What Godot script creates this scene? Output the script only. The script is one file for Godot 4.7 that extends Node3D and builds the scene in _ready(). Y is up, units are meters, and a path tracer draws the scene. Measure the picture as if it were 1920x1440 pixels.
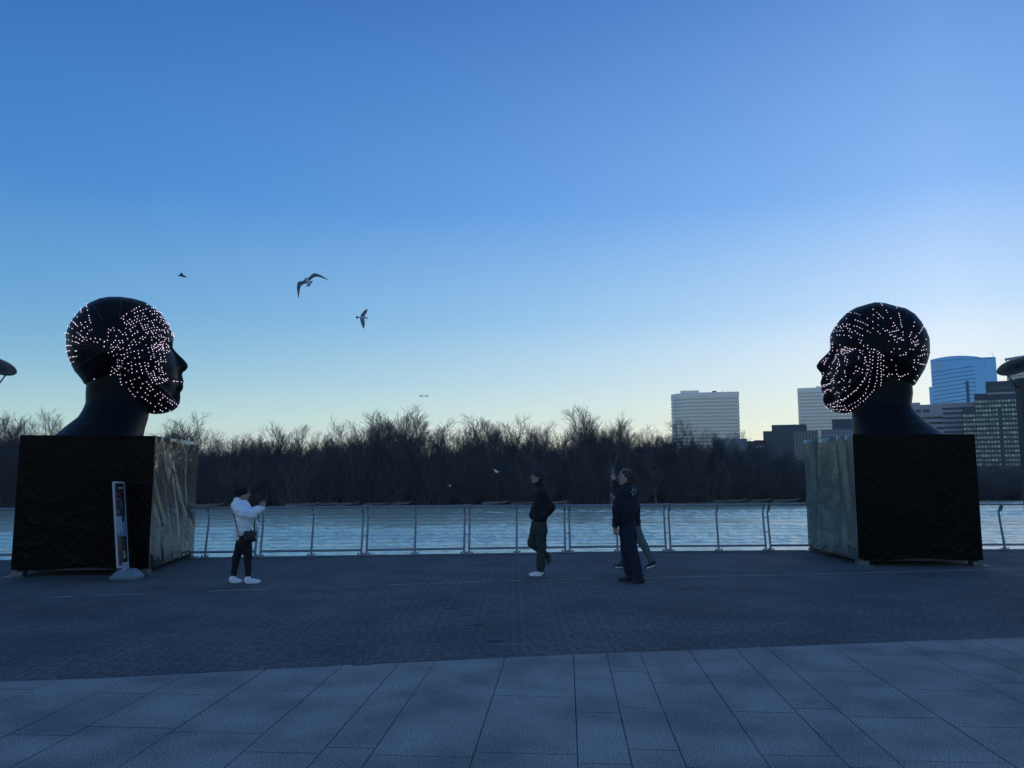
extends Node3D
# A riverside promenade at dusk: two giant light-studded heads on draped crates, four people, river, winter wood, towers.

var taken := {}
var rng := RandomNumberGenerator.new()
var M := {}

# ---------------------------------------------------------------- helpers
class MB:
	var v := PackedVector3Array()
	var n := PackedVector3Array()
	var c := PackedColorArray()
	var ix := PackedInt32Array()
	var tint := Color.WHITE
	var tinted := false
	func add(p: Vector3, nn: Vector3) -> int:
		v.append(p); n.append(nn); c.append(tint)
		return v.size() - 1
	func tri(a: Vector3, b: Vector3, d: Vector3):   # counter-clockwise seen from outside
		var nn := (b - a).cross(d - a).normalized()
		var i := add(a, nn); add(b, nn); add(d, nn)
		ix.append_array([i, i + 2, i + 1])
	func quad(a: Vector3, b: Vector3, d: Vector3, e: Vector3):
		var nn := (d - a).cross(e - b).normalized()
		var i := add(a, nn); add(b, nn); add(d, nn); add(e, nn)
		ix.append_array([i, i + 2, i + 1, i, i + 3, i + 2])
	func box(mid: Vector3, size: Vector3, b := Basis.IDENTITY, chamfer := 0.0):
		var h := size / 2
		if chamfer <= 0.0:
			for s in [[0, 1, 2], [1, 2, 0], [2, 0, 1]]:
				for sg in [-1.0, 1.0]:
					var a := Vector3.ZERO; a[s[0]] = h[s[0]] * sg
					var p := Vector3.ZERO; p[s[1]] = h[s[1]]
					var q := Vector3.ZERO; q[s[2]] = h[s[2]] * sg
					quad(mid + b * (a - p - q), mid + b * (a + p - q), mid + b * (a + p + q), mid + b * (a - p + q))
			return
		var k := minf(chamfer, minf(h.x, minf(h.y, h.z)) * 0.9)
		for s in [[0, 1, 2], [1, 2, 0], [2, 0, 1]]:
			for sg in [-1.0, 1.0]:
				var a := Vector3.ZERO; a[s[0]] = h[s[0]] * sg
				var p := Vector3.ZERO; p[s[1]] = h[s[1]] - k
				var q := Vector3.ZERO; q[s[2]] = (h[s[2]] - k) * sg
				quad(mid + b * (a - p - q), mid + b * (a + p - q), mid + b * (a + p + q), mid + b * (a - p + q))
		for s in [[0, 1, 2], [1, 2, 0], [2, 0, 1]]:    # edges along axis s[2]
			for s0 in [-1.0, 1.0]:
				for s1 in [-1.0, 1.0]:
					var e := Vector3.ZERO; e[s[2]] = h[s[2]] - k
					var a := Vector3.ZERO; a[s[0]] = h[s[0]] * s0; a[s[1]] = (h[s[1]] - k) * s1
					var d := Vector3.ZERO; d[s[0]] = (h[s[0]] - k) * s0; d[s[1]] = h[s[1]] * s1
					if s0 * s1 > 0: quad(mid + b * (a - e), mid + b * (d - e), mid + b * (d + e), mid + b * (a + e))
					else: quad(mid + b * (d - e), mid + b * (a - e), mid + b * (a + e), mid + b * (d + e))
	func prism(poly: PackedVector2Array, y0: float, y1: float, cap_low := false):   # poly in x,z
		var pts := poly.duplicate()
		if Geometry2D.is_polygon_clockwise(pts): pts.reverse()
		var m := pts.size()
		for i in m:
			var a := pts[i]
			var b := pts[(i + 1) % m]
			quad(Vector3(b.x, y0, b.y), Vector3(a.x, y0, a.y), Vector3(a.x, y1, a.y), Vector3(b.x, y1, b.y))
		var t := Geometry2D.triangulate_polygon(pts)
		for i in range(0, t.size(), 3):
			var q := [pts[t[i]], pts[t[i + 1]], pts[t[i + 2]]]
			if (q[1] - q[0]).cross(q[2] - q[0]) > 0: q.reverse()
			tri(Vector3(q[0].x, y1, q[0].y), Vector3(q[1].x, y1, q[1].y), Vector3(q[2].x, y1, q[2].y))
			if cap_low: tri(Vector3(q[0].x, y0, q[0].y), Vector3(q[2].x, y0, q[2].y), Vector3(q[1].x, y0, q[1].y))
	func tube(pts: Array, rad: Array, sides := 6, caps := false, flat := 1.0):
		var last := -1
		var up := Vector3(0, 0, 1)
		var m := pts.size()
		for i in m:
			var d: Vector3 = (pts[mini(i + 1, m - 1)] - pts[maxi(i - 1, 0)]).normalized()
			var s := d.cross(up)
			if s.length() < 0.05: s = d.cross(Vector3(1, 0, 0))
			s = s.normalized()
			var t := s.cross(d).normalized()
			up = t
			var first := v.size()
			for k in sides:
				var a := TAU * k / sides
				var o := s * cos(a) + t * sin(a) * flat
				add(pts[i] + o * rad[i], (s * cos(a) * flat + t * sin(a)).normalized())
			if last >= 0:
				for k in sides:
					var k2 := (k + 1) % sides
					ix.append_array([last + k, last + k2, first + k2, last + k, first + k2, first + k])
			last = first
			if caps and (i == 0 or i == m - 1):
				var mid := add(pts[i], d if i else -d)
				for k in sides:
					var k2 := (k + 1) % sides
					if i: ix.append_array([mid, first + k, first + k2])
					else: ix.append_array([mid, first + k2, first + k])
	func ball(mid: Vector3, r: Vector3, rings := 8, sides := 12, b := Basis.IDENTITY):
		var first := v.size()
		for i in rings + 1:
			var a := PI * i / rings
			for k in sides + 1:
				var f := TAU * k / sides
				var q := Vector3(sin(a) * cos(f), cos(a), sin(a) * sin(f))
				add(mid + b * (q * r), (b * (q / r)).normalized())
		for i in rings:
			for k in sides:
				var p := first + i * (sides + 1) + k
				ix.append_array([p, p + sides + 2, p + 1, p, p + sides + 1, p + sides + 2])
	func grid(pos: PackedVector3Array, w: int, flip := false):   # rows of w points; normals from the surface
		var h := pos.size() / w
		var first := v.size()
		for j in h:
			for i in w:
				var a := pos[j * w + mini(i + 1, w - 1)] - pos[j * w + maxi(i - 1, 0)]
				var b := pos[mini(j + 1, h - 1) * w + i] - pos[maxi(j - 1, 0) * w + i]
				add(pos[j * w + i], (a.cross(b) if flip else b.cross(a)).normalized())
		for j in h - 1:
			for i in w - 1:
				var p := first + j * w + i
				if flip: ix.append_array([p, p + w, p + 1, p + 1, p + w, p + w + 1])
				else: ix.append_array([p, p + 1, p + w, p + 1, p + w + 1, p + w])
	func append(o: MB, t := Transform3D.IDENTITY):
		var first := v.size()
		for i in o.v.size():
			v.append(t * o.v[i]); n.append((t.basis * o.n[i]).normalized()); c.append(o.c[i])
		for i in o.ix: ix.append(first + i)
	func mesh() -> ArrayMesh:
		var a := []
		a.resize(Mesh.ARRAY_MAX)
		a[Mesh.ARRAY_VERTEX] = v
		a[Mesh.ARRAY_NORMAL] = n
		if tinted: a[Mesh.ARRAY_COLOR] = c
		a[Mesh.ARRAY_INDEX] = ix
		var m := ArrayMesh.new()
		m.add_surface_from_arrays(Mesh.PRIMITIVE_TRIANGLES, a)
		return m

func numbered(called: String) -> String:
	if not taken.has(called):
		taken[called] = 0
		return called
	taken[called] += 1
	return "%s_%03d" % [called, taken[called]]

func tag(o: Node, label: String, category := "", group := "", kind := ""):
	if label: o.set_meta("label", label)
	if category: o.set_meta("category", category)
	if group: o.set_meta("group", group)
	if kind: o.set_meta("kind", kind)

func thing(called: String, label: String, category: String, at := Vector3.ZERO, turn := 0.0, group := "") -> Node3D:
	var o := Node3D.new()
	o.name = numbered(called)
	o.position = at
	o.rotation.y = turn
	tag(o, label, category, group)
	add_child(o)
	return o

func put(called: String, m: Variant, mat: Material, parent: Node = null) -> MeshInstance3D:
	var o := MeshInstance3D.new()
	o.mesh = m.mesh() if m is MB else m
	o.material_override = mat
	if parent == null:
		o.name = numbered(called)
		add_child(o)
	else:
		var key := str(parent.get_instance_id()) + called
		taken[key] = taken.get(key, -1) + 1
		o.name = called if taken[key] == 0 else "%s_%03d" % [called, taken[key]]
		parent.add_child(o)
	return o

func structure(called: String, m: Variant, mat: Material) -> MeshInstance3D:
	var o := put(called, m, mat)
	o.set_meta("kind", "structure")
	return o

func dup(o: Node3D, at: Vector3, turn := 0.0, size := Vector3.ONE, label := "", group := "") -> Node3D:
	var r: Node3D = o.duplicate()
	r.name = numbered(str(o.name).rstrip("0123456789").trim_suffix("_"))
	r.position = at
	r.rotation.y = turn
	r.scale = size
	if label: r.set_meta("label", label)
	if group: r.set_meta("group", group)
	add_child(r)
	return r

func lin(r: float, g: float, b: float) -> Color:   # real-world base colour to what Godot stores
	return Color(r, g, b).linear_to_srgb()

func mat(called: String, col: Color, rough := 0.8, metal := 0.0, spec := 0.5) -> StandardMaterial3D:
	var m := StandardMaterial3D.new()
	m.resource_name = called
	m.albedo_color = col
	m.roughness = rough
	m.metallic = metal
	m.metallic_specular = spec
	M[called] = m
	return m

func noise_tex(freq: float, octaves := 4, size := 512, seed_ := 1, ramp: Gradient = null, type := FastNoiseLite.TYPE_SIMPLEX_SMOOTH) -> NoiseTexture2D:
	var f := FastNoiseLite.new()
	f.noise_type = type
	f.frequency = freq
	f.fractal_octaves = octaves
	f.seed = seed_
	var t := NoiseTexture2D.new()
	t.width = size
	t.height = size
	t.seamless = true
	t.noise = f
	if ramp: t.color_ramp = ramp
	return t

func ramp(stops: Array) -> Gradient:
	var g := Gradient.new()
	var o := PackedFloat32Array()
	var c := PackedColorArray()
	for s in stops:
		o.append(s[0])
		c.append(s[1])
	g.offsets = o
	g.colors = c
	return g

func relief(m: StandardMaterial3D, tex: Texture2D, cm: float, scale: float, world := true):
	m.heightmap_enabled = true
	m.heightmap_texture = tex
	m.heightmap_scale = cm
	m.uv1_triplanar = true
	m.uv1_world_triplanar = world
	m.uv1_scale = Vector3.ONE * scale

# ---------------------------------------------------------------- smooth bodies: capsules and ellipsoids joined, meshed with surface nets
class Body:
	var prims := []     # [kind, a, b, ra, rb, k] capsule, or [1, centre, radii, basis, 0, k]; negative k carves
	func cap(a: Vector3, b: Vector3, ra: float, rb: float, k := 0.03):
		prims.append([0, a, b, ra, rb, k])
	func chain(pts: Array, rad: Array, k := 0.03):
		for i in pts.size() - 1: cap(pts[i], pts[i + 1], rad[i], rad[i + 1], k)
	func ell(mid: Vector3, r: Vector3, b := Basis.IDENTITY, k := 0.03):
		prims.append([1, mid, r, b.transposed(), 0.0, k])
	static func dist(p: Array, q: Vector3) -> float:
		if p[0] == 0:
			var a: Vector3 = p[1]
			var ab: Vector3 = p[2] - a
			var t := clampf((q - a).dot(ab) / maxf(ab.length_squared(), 1e-9), 0.0, 1.0)
			return (q - a - ab * t).length() - lerpf(p[3], p[4], t)
		var l: Vector3 = (p[3] as Basis) * (q - (p[1] as Vector3))
		var r: Vector3 = p[2]
		var k0 := (l / r).length()
		var k1 := (l / (r * r)).length()
		return (k0 - 1.0) * r[r.min_axis_index()] if k1 < 1e-6 else k0 * (k0 - 1.0) / k1
	func value(q: Vector3) -> float:
		var d := 1.0
		for p in prims:
			var e := dist(p, q)
			var k: float = absf(p[5])
			if p[5] < 0:
				var h := maxf(k - absf(d + e), 0.0) / k
				d = maxf(d, -e) + h * h * k * 0.25
			else:
				var h := maxf(k - absf(d - e), 0.0) / k
				d = minf(d, e) - h * h * k * 0.25
		return d
	func build(mb: MB, cell: float, bumps: Variant = null):
		var lo := Vector3.ONE * 1e9
		var hi := -lo
		var boxes := []
		for p in prims:
			var l: Vector3
			var h: Vector3
			if p[0] == 0:
				var r: float = maxf(p[3], p[4])
				l = (p[1] as Vector3).min(p[2]) - Vector3.ONE * r
				h = (p[1] as Vector3).max(p[2]) + Vector3.ONE * r
			else:
				var r: float = (p[2] as Vector3)[(p[2] as Vector3).max_axis_index()]
				l = p[1] - Vector3.ONE * r
				h = p[1] + Vector3.ONE * r
			var g: float = absf(p[5]) + 2.0 * cell
			boxes.append([l - Vector3.ONE * g, h + Vector3.ONE * g])
			if p[5] > 0:
				lo = lo.min(l)
				hi = hi.max(h)
		lo -= Vector3.ONE * (0.03 + 3.0 * cell)
		hi += Vector3.ONE * (0.03 + 3.0 * cell)
		var nx := int((hi.x - lo.x) / cell) + 2
		var ny := int((hi.y - lo.y) / cell) + 2
		var nz := int((hi.z - lo.z) / cell) + 2
		var g := PackedFloat32Array()
		g.resize(nx * ny * nz)
		g.fill(1.0)
		for n in prims.size():
			var p: Array = prims[n]
			var b0 := ((boxes[n][0] - lo) / cell).floor() as Vector3
			var b1 := ((boxes[n][1] - lo) / cell).ceil() as Vector3
			var k: float = absf(p[5])
			var carve: bool = p[5] < 0
			for z in range(maxi(int(b0.z), 0), mini(int(b1.z) + 1, nz)):
				for y in range(maxi(int(b0.y), 0), mini(int(b1.y) + 1, ny)):
					var row := (z * ny + y) * nx
					for x in range(maxi(int(b0.x), 0), mini(int(b1.x) + 1, nx)):
						var e := dist(p, lo + Vector3(x, y, z) * cell)
						var d := g[row + x]
						if carve:
							var h := maxf(k - absf(d + e), 0.0) / k
							g[row + x] = maxf(d, -e) + h * h * k * 0.25
						else:
							var h := maxf(k - absf(d - e), 0.0) / k
							g[row + x] = minf(d, e) - h * h * k * 0.25
		if bumps != null:
			for z in nz:
				for y in ny:
					for x in nx:
						var i := (z * ny + y) * nx + x
						if absf(g[i]) < 3.0 * cell: g[i] += bumps.call(lo + Vector3(x, y, z) * cell)
		var cells := PackedInt32Array()
		cells.resize(nx * ny * nz)
		cells.fill(-1)
		var off := [0, 1, nx, nx + 1, nx * ny, nx * ny + 1, nx * ny + nx, nx * ny + nx + 1]
		for z in nz - 1:
			for y in ny - 1:
				var row := (z * ny + y) * nx
				for x in nx - 1:
					var i := row + x
					if absf(g[i]) > 2.0 * cell: continue
					var s := 0
					for o in 8:
						if g[i + off[o]] < 0.0: s |= 1 << o
					if s == 0 or s == 255: continue
					var mid := Vector3.ZERO
					var cnt := 0
					for ax in 3:
						var st: int = 1 << ax
						for o in 8:
							if o & st: continue
							var ga := g[i + off[o]]
							var gb := g[i + off[o | st]]
							if (ga < 0.0) != (gb < 0.0):
								var q := Vector3(o & 1, (o >> 1) & 1, (o >> 2) & 1)
								q[ax] = ga / (ga - gb)
								mid += q
								cnt += 1
					mid /= cnt
					var gr := Vector3(g[i + 1] - g[i] + g[i + off[7]] - g[i + off[6]], g[i + nx] - g[i] + g[i + off[7]] - g[i + off[5]], g[i + off[4]] - g[i] + g[i + off[7]] - g[i + off[3]])
					cells[i] = mb.add(lo + (Vector3(x, y, z) + mid) * cell, gr.normalized())
		var st3 := [1, nx, nx * ny]
		for z in range(1, nz - 1):
			for y in range(1, ny - 1):
				for x in range(1, nx - 1):
					var i := (z * ny + y) * nx + x
					if cells[i] < 0 : continue
					for ax in 3:
						var a := g[i]
						var b := g[i + st3[ax]]
						if (a < 0.0) == (b < 0.0): continue
						var u: int = st3[(ax + 1) % 3]
						var w: int = st3[(ax + 2) % 3]
						var q := [cells[i], cells[i - u], cells[i - u - w], cells[i - w]]
						if q.has(-1): continue
						if a < 0.0: mb.ix.append_array([q[0], q[2], q[1], q[0], q[3], q[2]])
						else: mb.ix.append_array([q[0], q[1], q[2], q[0], q[2], q[3]])
var left_profile := [-2,113,21,112,45,107,61,97,75,87,86,73,95,58,101,45,104,34,103,25,103,15,112,4,126,-9,133,-17,135,-24,130,-33,125,-36,124,-42,127,-52,128,-58,126,-61,128,-67,126,-74,122,-80,123,-91,122,-102,118,-111,109,-119,95,-124,82,-127,66,-126,44,-120,28,-110,18,-100,10,-85,2,-73,-15,-71,-37,-75,-56,-71,-62,-61,-75,-45,-83,-29,-89,-13,-92,4,-94,27,-91,40,-85,57,-71,79,-56,95,-38,106,-21,111]
var left_lights := [-18,32,-10,35,-14,30,-8,30,-18,25,0,31,3,28,11,27,7,23,13,23,-4,19,-18,17,-24,6,-19,9,-24,-3,16,15,12,36,19,35,24,39,21,31,32,33,33,30,28,27,24,23,28,42,-5,10,1,10,7,11,-8,6,3,6,8,7,-12,1,-1,1,-13,-5,-9,-3,-4,-3,1,-3,-7,-8,-10,-12,-16,-14,4,-7,9,-4,-1,-16,-7,-19,7,-17,12,-16,18,-20,13,-23,17,-13,23,9,27,14,30,10,37,10,32,5,25,4,19,2,38,18,42,22,47,21,43,17,16,-7,21,-4,23,-11,29,-9,36,-7,43,-6,37,-13,39,-20,31,-22,1,-26,5,-27,9,-28,2,-31,10,-33,2,-37,6,-38,9,-39,5,-42,-8,-40,-3,-43,-9,-47,1,-46,-4,-50,-10,-53,-20,-60,-6,-58,-1,-57,4,-53,8,-54,0,-60,9,-61,0,-65,15,-42,16,-55,6,-69,10,-67,2,-71,12,-72,8,-75,19,-68,20,-33,25,-30,26,-37,33,-34,40,-32,27,-43,21,-46,28,-50,36,-47,42,-38,44,-44,46,-50,41,-59,33,-62,26,-65,29,-71,49,-29,55,-30,50,-35,56,-35,52,-41,54,-46,56,-52,68,-26,72,-24,74,-28,74,-31,68,-35,70,-39,75,-39,76,-43,80,-35,80,-38,81,-42,83,-45,84,-49,88,-47,79,-50,65,-44,61,-49,67,-48,63,-53,68,-52,59,-57,66,-57,70,-56,76,-55,78,-58,73,-60,68,-62,63,-62,83,-57,85,-60,89,-57,93,-55,91,-60,88,-62,83,-65,78,-67,73,-69,70,-65,65,-67,59,-71,48,-70,55,-66,59,-17,59,-22,65,-18,64,-14,63,-11,62,-6,61,-2,69,-5,75,-10,83,-7,84,-13,77,-16,77,-20,78,-24,82,-23,87,-23,86,-19,88,-4,92,-1,94,2,89,2,88,9,92,10,92,13,87,16,91,18,91,23,90,27,55,-9,53,0,59,2,63,5,64,1,67,3,69,5,59,7,64,9,66,13,68,15,59,18,58,23,63,25,67,23,72,21,49,6,73,26,77,26,81,27,85,26,83,23,82,20,76,18,78,19,81,17,77,15,74,13,71,11,75,11,79,13,80,10,72,7,81,7,82,5,79,6,81,4,76,3,74,1,79,1,83,0,73,-2,32,-77,24,-80,27,-84,45,-78,40,-86,32,-90,36,-94,57,-79,63,-75,67,-80,62,-83,54,-87,59,-91,49,-95,55,-99,59,-102,65,-106,10,-87,14,-85,17,-84,20,-89,14,-92,18,-96,24,-93,22,-100,25,-99,25,-104,30,-108,32,-102,37,-106,34,-112,38,-110,41,-109,43,-118,47,-117,51,-116,48,-121,52,-120,57,-122,60,-121,59,-125,67,-127,72,-92,76,-88,81,-85,86,-89,90,-92,95,-95,100,-98,104,-100,109,-103,113,-105,116,-107,86,-95,82,-99,96,-102,101,-104,105,-107,80,-106,85,-109,74,-112,84,-118,88,-120,94,-114,102,-118,73,-121,81,-125,104,-60,106,-58,110,-58,114,-57,122,-57,48,95,57,89,60,90,63,91,34,86,29,82,25,78,21,74,46,83,41,80,36,77,31,74,26,70,41,72,54,79,62,82,66,83,68,83,71,83,74,83,76,83,58,73,62,75,67,77,77,76,12,66,7,61,3,56,32,65,27,62,40,64,45,67,67,69,73,71,75,70,78,70,82,70,7,54,18,55,31,58,26,54,14,51,22,51,44,59,49,62,52,56,57,58,62,61,66,62,75,64,80,64,83,64,86,63,90,62,72,58,82,59,85,59,88,59,91,59,35,54,39,57,30,51,25,47,17,47,9,47,13,44,20,44,38,49,40,44,50,49,45,47,59,54,61,49,79,54,93,54,84,49,47,42,51,45,42,40,54,41,48,38,44,36,58,43,63,45,68,46,62,38,67,40,72,42,77,42,81,43,57,36,52,33,59,33,48,31,51,29,61,30,66,33,73,39,82,40,83,37,88,43,89,40,91,49,94,49,96,49,97,43,100,43,102,43,96,39,98,39,101,39,97,36,100,36,103,37,71,29,76,30,-59,88,-59,82,-58,79,-56,71,-69,79,-68,74,-68,73,-67,68,-79,68,-77,62,-73,57,-82,51,-79,47,-77,45,-75,42,-74,40,-71,37,-89,41,-85,38,-80,33,-66,44,-64,40,-58,45,-53,59,-52,54,-51,49,-49,44,-54,36,-59,33,-64,27,-94,28,-91,27,-89,26,-86,24,-78,18,-71,24,-68,22,-65,19,-62,16,-60,14,-58,10,-55,14,-61,7,-53,8,-72,15,-66,11,-53,21,-50,27,-46,29,-90,14,-85,12,-78,8,-73,6,-70,5,-67,3,-89,2,-87,2,-85,1,-83,1,-80,0,-89,-9,-87,-9,-85,-9,-82,-9,-72,-11,-70,-11,-85,-22,-82,-22,-80,-21,-76,-21,-74,-21,-70,-21,-82,-33,-79,-31,-75,-30,-47,11,-41,5,-39,12,-35,4,-31,10,-24,6,-24,-3,-38,-62]
var right_profile := [12,121,29,118,54,112,73,102,88,87,102,69,110,54,112,38,112,26,112,20,121,10,135,-3,143,-14,142,-21,133,-33,132,-42,136,-53,136,-58,134,-65,135,-71,132,-77,131,-86,133,-94,128,-107,120,-116,108,-123,92,-127,75,-127,61,-126,46,-122,27,-108,15,-93,7,-76,-6,-70,-26,-71,-55,-70,-66,-53,-76,-36,-83,-19,-88,-2,-89,16,-89,31,-84,49,-76,68,-64,87,-47,101,-25,109,-6,117]
var right_lights := [72,98,68,97,63,95,55,91,50,89,45,85,54,74,49,71,44,68,39,65,34,61,30,58,18,95,9,114,2,108,0,104,-7,90,-9,85,11,86,7,81,4,76,0,72,9,72,18,81,30,74,20,65,10,56,20,50,11,42,7,37,26,41,31,45,1,47,-3,42,-7,43,-11,38,-16,40,-20,40,-24,41,-28,42,-12,32,-15,33,-19,28,-22,29,-20,21,-24,16,-9,19,-26,23,-29,24,-32,25,-33,20,-36,20,-36,31,-36,37,-35,49,-34,54,-33,59,-33,65,-32,71,-32,76,-31,81,-27,102,-28,97,-15,70,-20,59,-22,53,-18,51,-25,47,87,84,89,83,72,81,93,77,96,69,94,70,91,70,80,69,71,67,66,65,90,64,85,64,83,60,78,63,73,62,70,57,65,54,67,49,62,46,80,53,86,54,93,55,100,55,97,61,103,62,108,55,104,44,92,45,87,44,78,42,68,39,64,34,57,60,51,58,46,54,41,51,55,48,51,42,46,38,41,36,49,28,44,25,46,20,-59,60,-57,51,-77,54,-76,52,-74,49,-72,45,-70,41,-67,36,-52,37,-50,32,-48,28,-61,29,-58,25,-63,20,-50,21,-54,18,-51,14,-55,16,-60,17,-57,11,-58,8,-61,11,-64,12,-79,24,-75,10,-72,7,-78,2,-73,1,-69,-1,-85,-6,-80,-7,-74,-8,-70,-10,-66,-12,-62,-13,-62,-20,-47,0,-53,0,-54,-21,-54,-26,-52,-35,-56,-39,-59,-51,-52,-61,-54,-63,-65,-28,-68,-28,-71,-28,-74,-28,-77,-29,-61,-26,-18,2,-28,1,-13,-4,-12,-20,-20,-32,-20,-40,-21,-48,-24,-52,-28,-53,-32,-52,-36,-50,-41,-49,-29,-12,-34,-11,-38,-11,-39,-7,-6,-47,-12,-48,-2,-51,-16,-60,-25,-58,-2,-34,107,31,103,31,108,27,103,27,108,23,103,22,106,16,114,11,112,8,116,-1,121,-1,120,-5,122,-8,130,-8,125,-14,124,-11,126,-5,95,17,95,13,87,22,98,3,95,3,92,2,99,-2,96,-4,98,-7,101,-9,103,-12,105,-15,113,-21,107,-28,110,-35,114,-37,117,-36,92,-10,91,-15,94,-20,90,-21,90,-24,95,-27,97,-30,94,-35,96,-37,99,-40,103,-44,105,-50,109,-52,106,-54,127,-33,128,-39,121,-42,120,-49,77,-7,78,-11,79,-16,74,-19,76,-25,73,-14,80,-37,80,-41,79,-49,83,-57,87,-53,92,-59,94,-61,70,-57,72,-61,85,14,82,14,79,13,86,10,83,9,80,10,86,7,78,18,75,16,72,15,68,12,65,10,61,11,56,9,62,7,77,9,74,7,71,8,68,6,66,4,76,4,79,3,72,2,85,3,82,0,134,-64,131,-63,128,-61,125,-61,121,-61,118,-60,115,-60,112,-58,110,-55,104,-54,104,-59,127,-65,122,-63,127,-75,123,-73,120,-72,117,-72,125,-76,114,-76,111,-73,106,-70,103,-83,99,-80,95,-84,95,-91,87,-76,83,-72,81,-80,73,-71,125,-79,128,-80,131,-84,57,-30,51,-34,54,-40,58,-39,62,-44,44,-38,46,-44,51,-15,51,-11,48,4,47,-1,43,-5,42,2,40,13,32,13,32,7,38,-12,39,-18,41,-25,25,5,19,3,3,-11,4,-21,5,-31,6,-39,6,-49,6,-59,6,-68,7,-78,10,-4,7,-9,8,-14,9,-19,9,-26,10,-31,10,-37,10,-43,10,-49,11,-53,11,-59,12,-65,13,-70,14,-76,16,-82,18,-86,22,-90,26,-94,30,-97,34,-101,38,-105,42,-109,46,-112,51,-115,55,-117,60,-120,64,-122,14,-1,13,-7,13,-14,14,-20,15,-27,16,-34,17,-41,17,-47,19,-54,19,-61,22,-67,24,-73,26,-80,30,-84,34,-89,39,-94,43,-98,48,-102,54,-105,58,-110,64,-113,70,-116,75,-120,21,4,22,-3,23,-12,24,-19,25,-27,26,-35,29,-42,31,-50,32,-58,34,-64,36,-72,40,-78,42,-86,47,-91,53,-97,58,-101,65,-105,72,-108,77,-111,84,-115,90,-118,98,-121,29,-2,29,-9,29,-17,30,-23,32,-31,33,-38,36,-45,38,-51,42,-58,46,-63,50,-69,56,-75,60,-80,66,-83,71,-88,77,-92,82,-96,88,-100,94,-104,100,-108,107,-112,112,-116,39,-13,37,-22,35,-30,36,-38,39,-47,42,-55,47,-62,52,-69,57,-75,63,-81,70,-86,77,-90,84,-95,91,-98,99,-102,107,-105,114,-108,123,-112,3,-67,6,-73,8,-78,12,-83,16,-89,19,-93,23,-99,27,-104,31,-108,37,-111,41,-114,46,-118,50,-122,56,-125,61,-124,68,-125,74,-124,79,-125,85,-126,92,-126,126,-109,120,-107,114,-105,108,-104,103,-101,98,-99,92,-98,87,-98,120,-114,115,-113,110,-111,106,-111,101,-111,96,-111,92,-111,86,-110,114,-118,108,-117,102,-117,95,-118,88,-118,82,-119,75,-120]
# neck rings: height, back, front in cm
var left_neck := [-44,-52,42,-86,-53,56,-109,-52,63,-124,-57,65,-138,-64,63,-155,-82,59,-176,-103,56,-179,-110,56]
var right_neck := [-43,-51,61,-87,-51,69,-111,-47,70,-122,-50,72,-133,-58,74,-151,-74,74,-167,-94,73,-178,-107,71,-181,-112,71]

# ---------------------------------------------------------------- the place
func _ready():
	rng.seed = 11
	# camera
	var cam := Camera3D.new()
	cam.name = "camera"
	cam.position = Vector3(0, 1.84, 0)
	cam.rotation.x = deg_to_rad(6.5276)
	cam.fov = 53.067
	cam.near = 0.1
	cam.far = 4000.0
	cam.current = true
	add_child(cam)
	# sky, exposure, air
	var env := Environment.new()
	env.background_mode = Environment.BG_SKY
	var sky := Sky.new()
	var pano := PanoramaSkyMaterial.new()
	pano.panorama = dusk_sky()
	sky.sky_material = pano
	env.sky = sky
	env.tonemap_mode = Environment.TONE_MAPPER_LINEAR
	env.tonemap_exposure = 1.0
	env.sdfgi_enabled = true
	env.ssao_enabled = true
	env.ssil_enabled = true
	env.fog_enabled = true
	env.fog_density = 0.00016
	env.fog_light_color = Color(0.8, 0.88, 1.0)
	var we := WorldEnvironment.new()
	we.name = "environment"
	we.environment = env
	add_child(we)
	# the sun has just set behind the towers: only its soft low glow is left
	var sun := DirectionalLight3D.new()
	sun.name = "sun"
	sun.light_color = Color(1.0, 0.86, 0.7)
	sun.light_energy = 0.05
	sun.light_angular_distance = 14.0
	sun.shadow_enabled = true
	sun.rotation = Vector3(deg_to_rad(-2.5), deg_to_rad(180.0 - 30.0), 0)
	add_child(sun)
	materials()
	# the setting
	promenade()
	river()
	wood()
	# large things
	towers()
	railing()
	crates()
	heads()
	lamps()
	# people and small things
	people()
	sign_board()
	birds()

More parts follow.
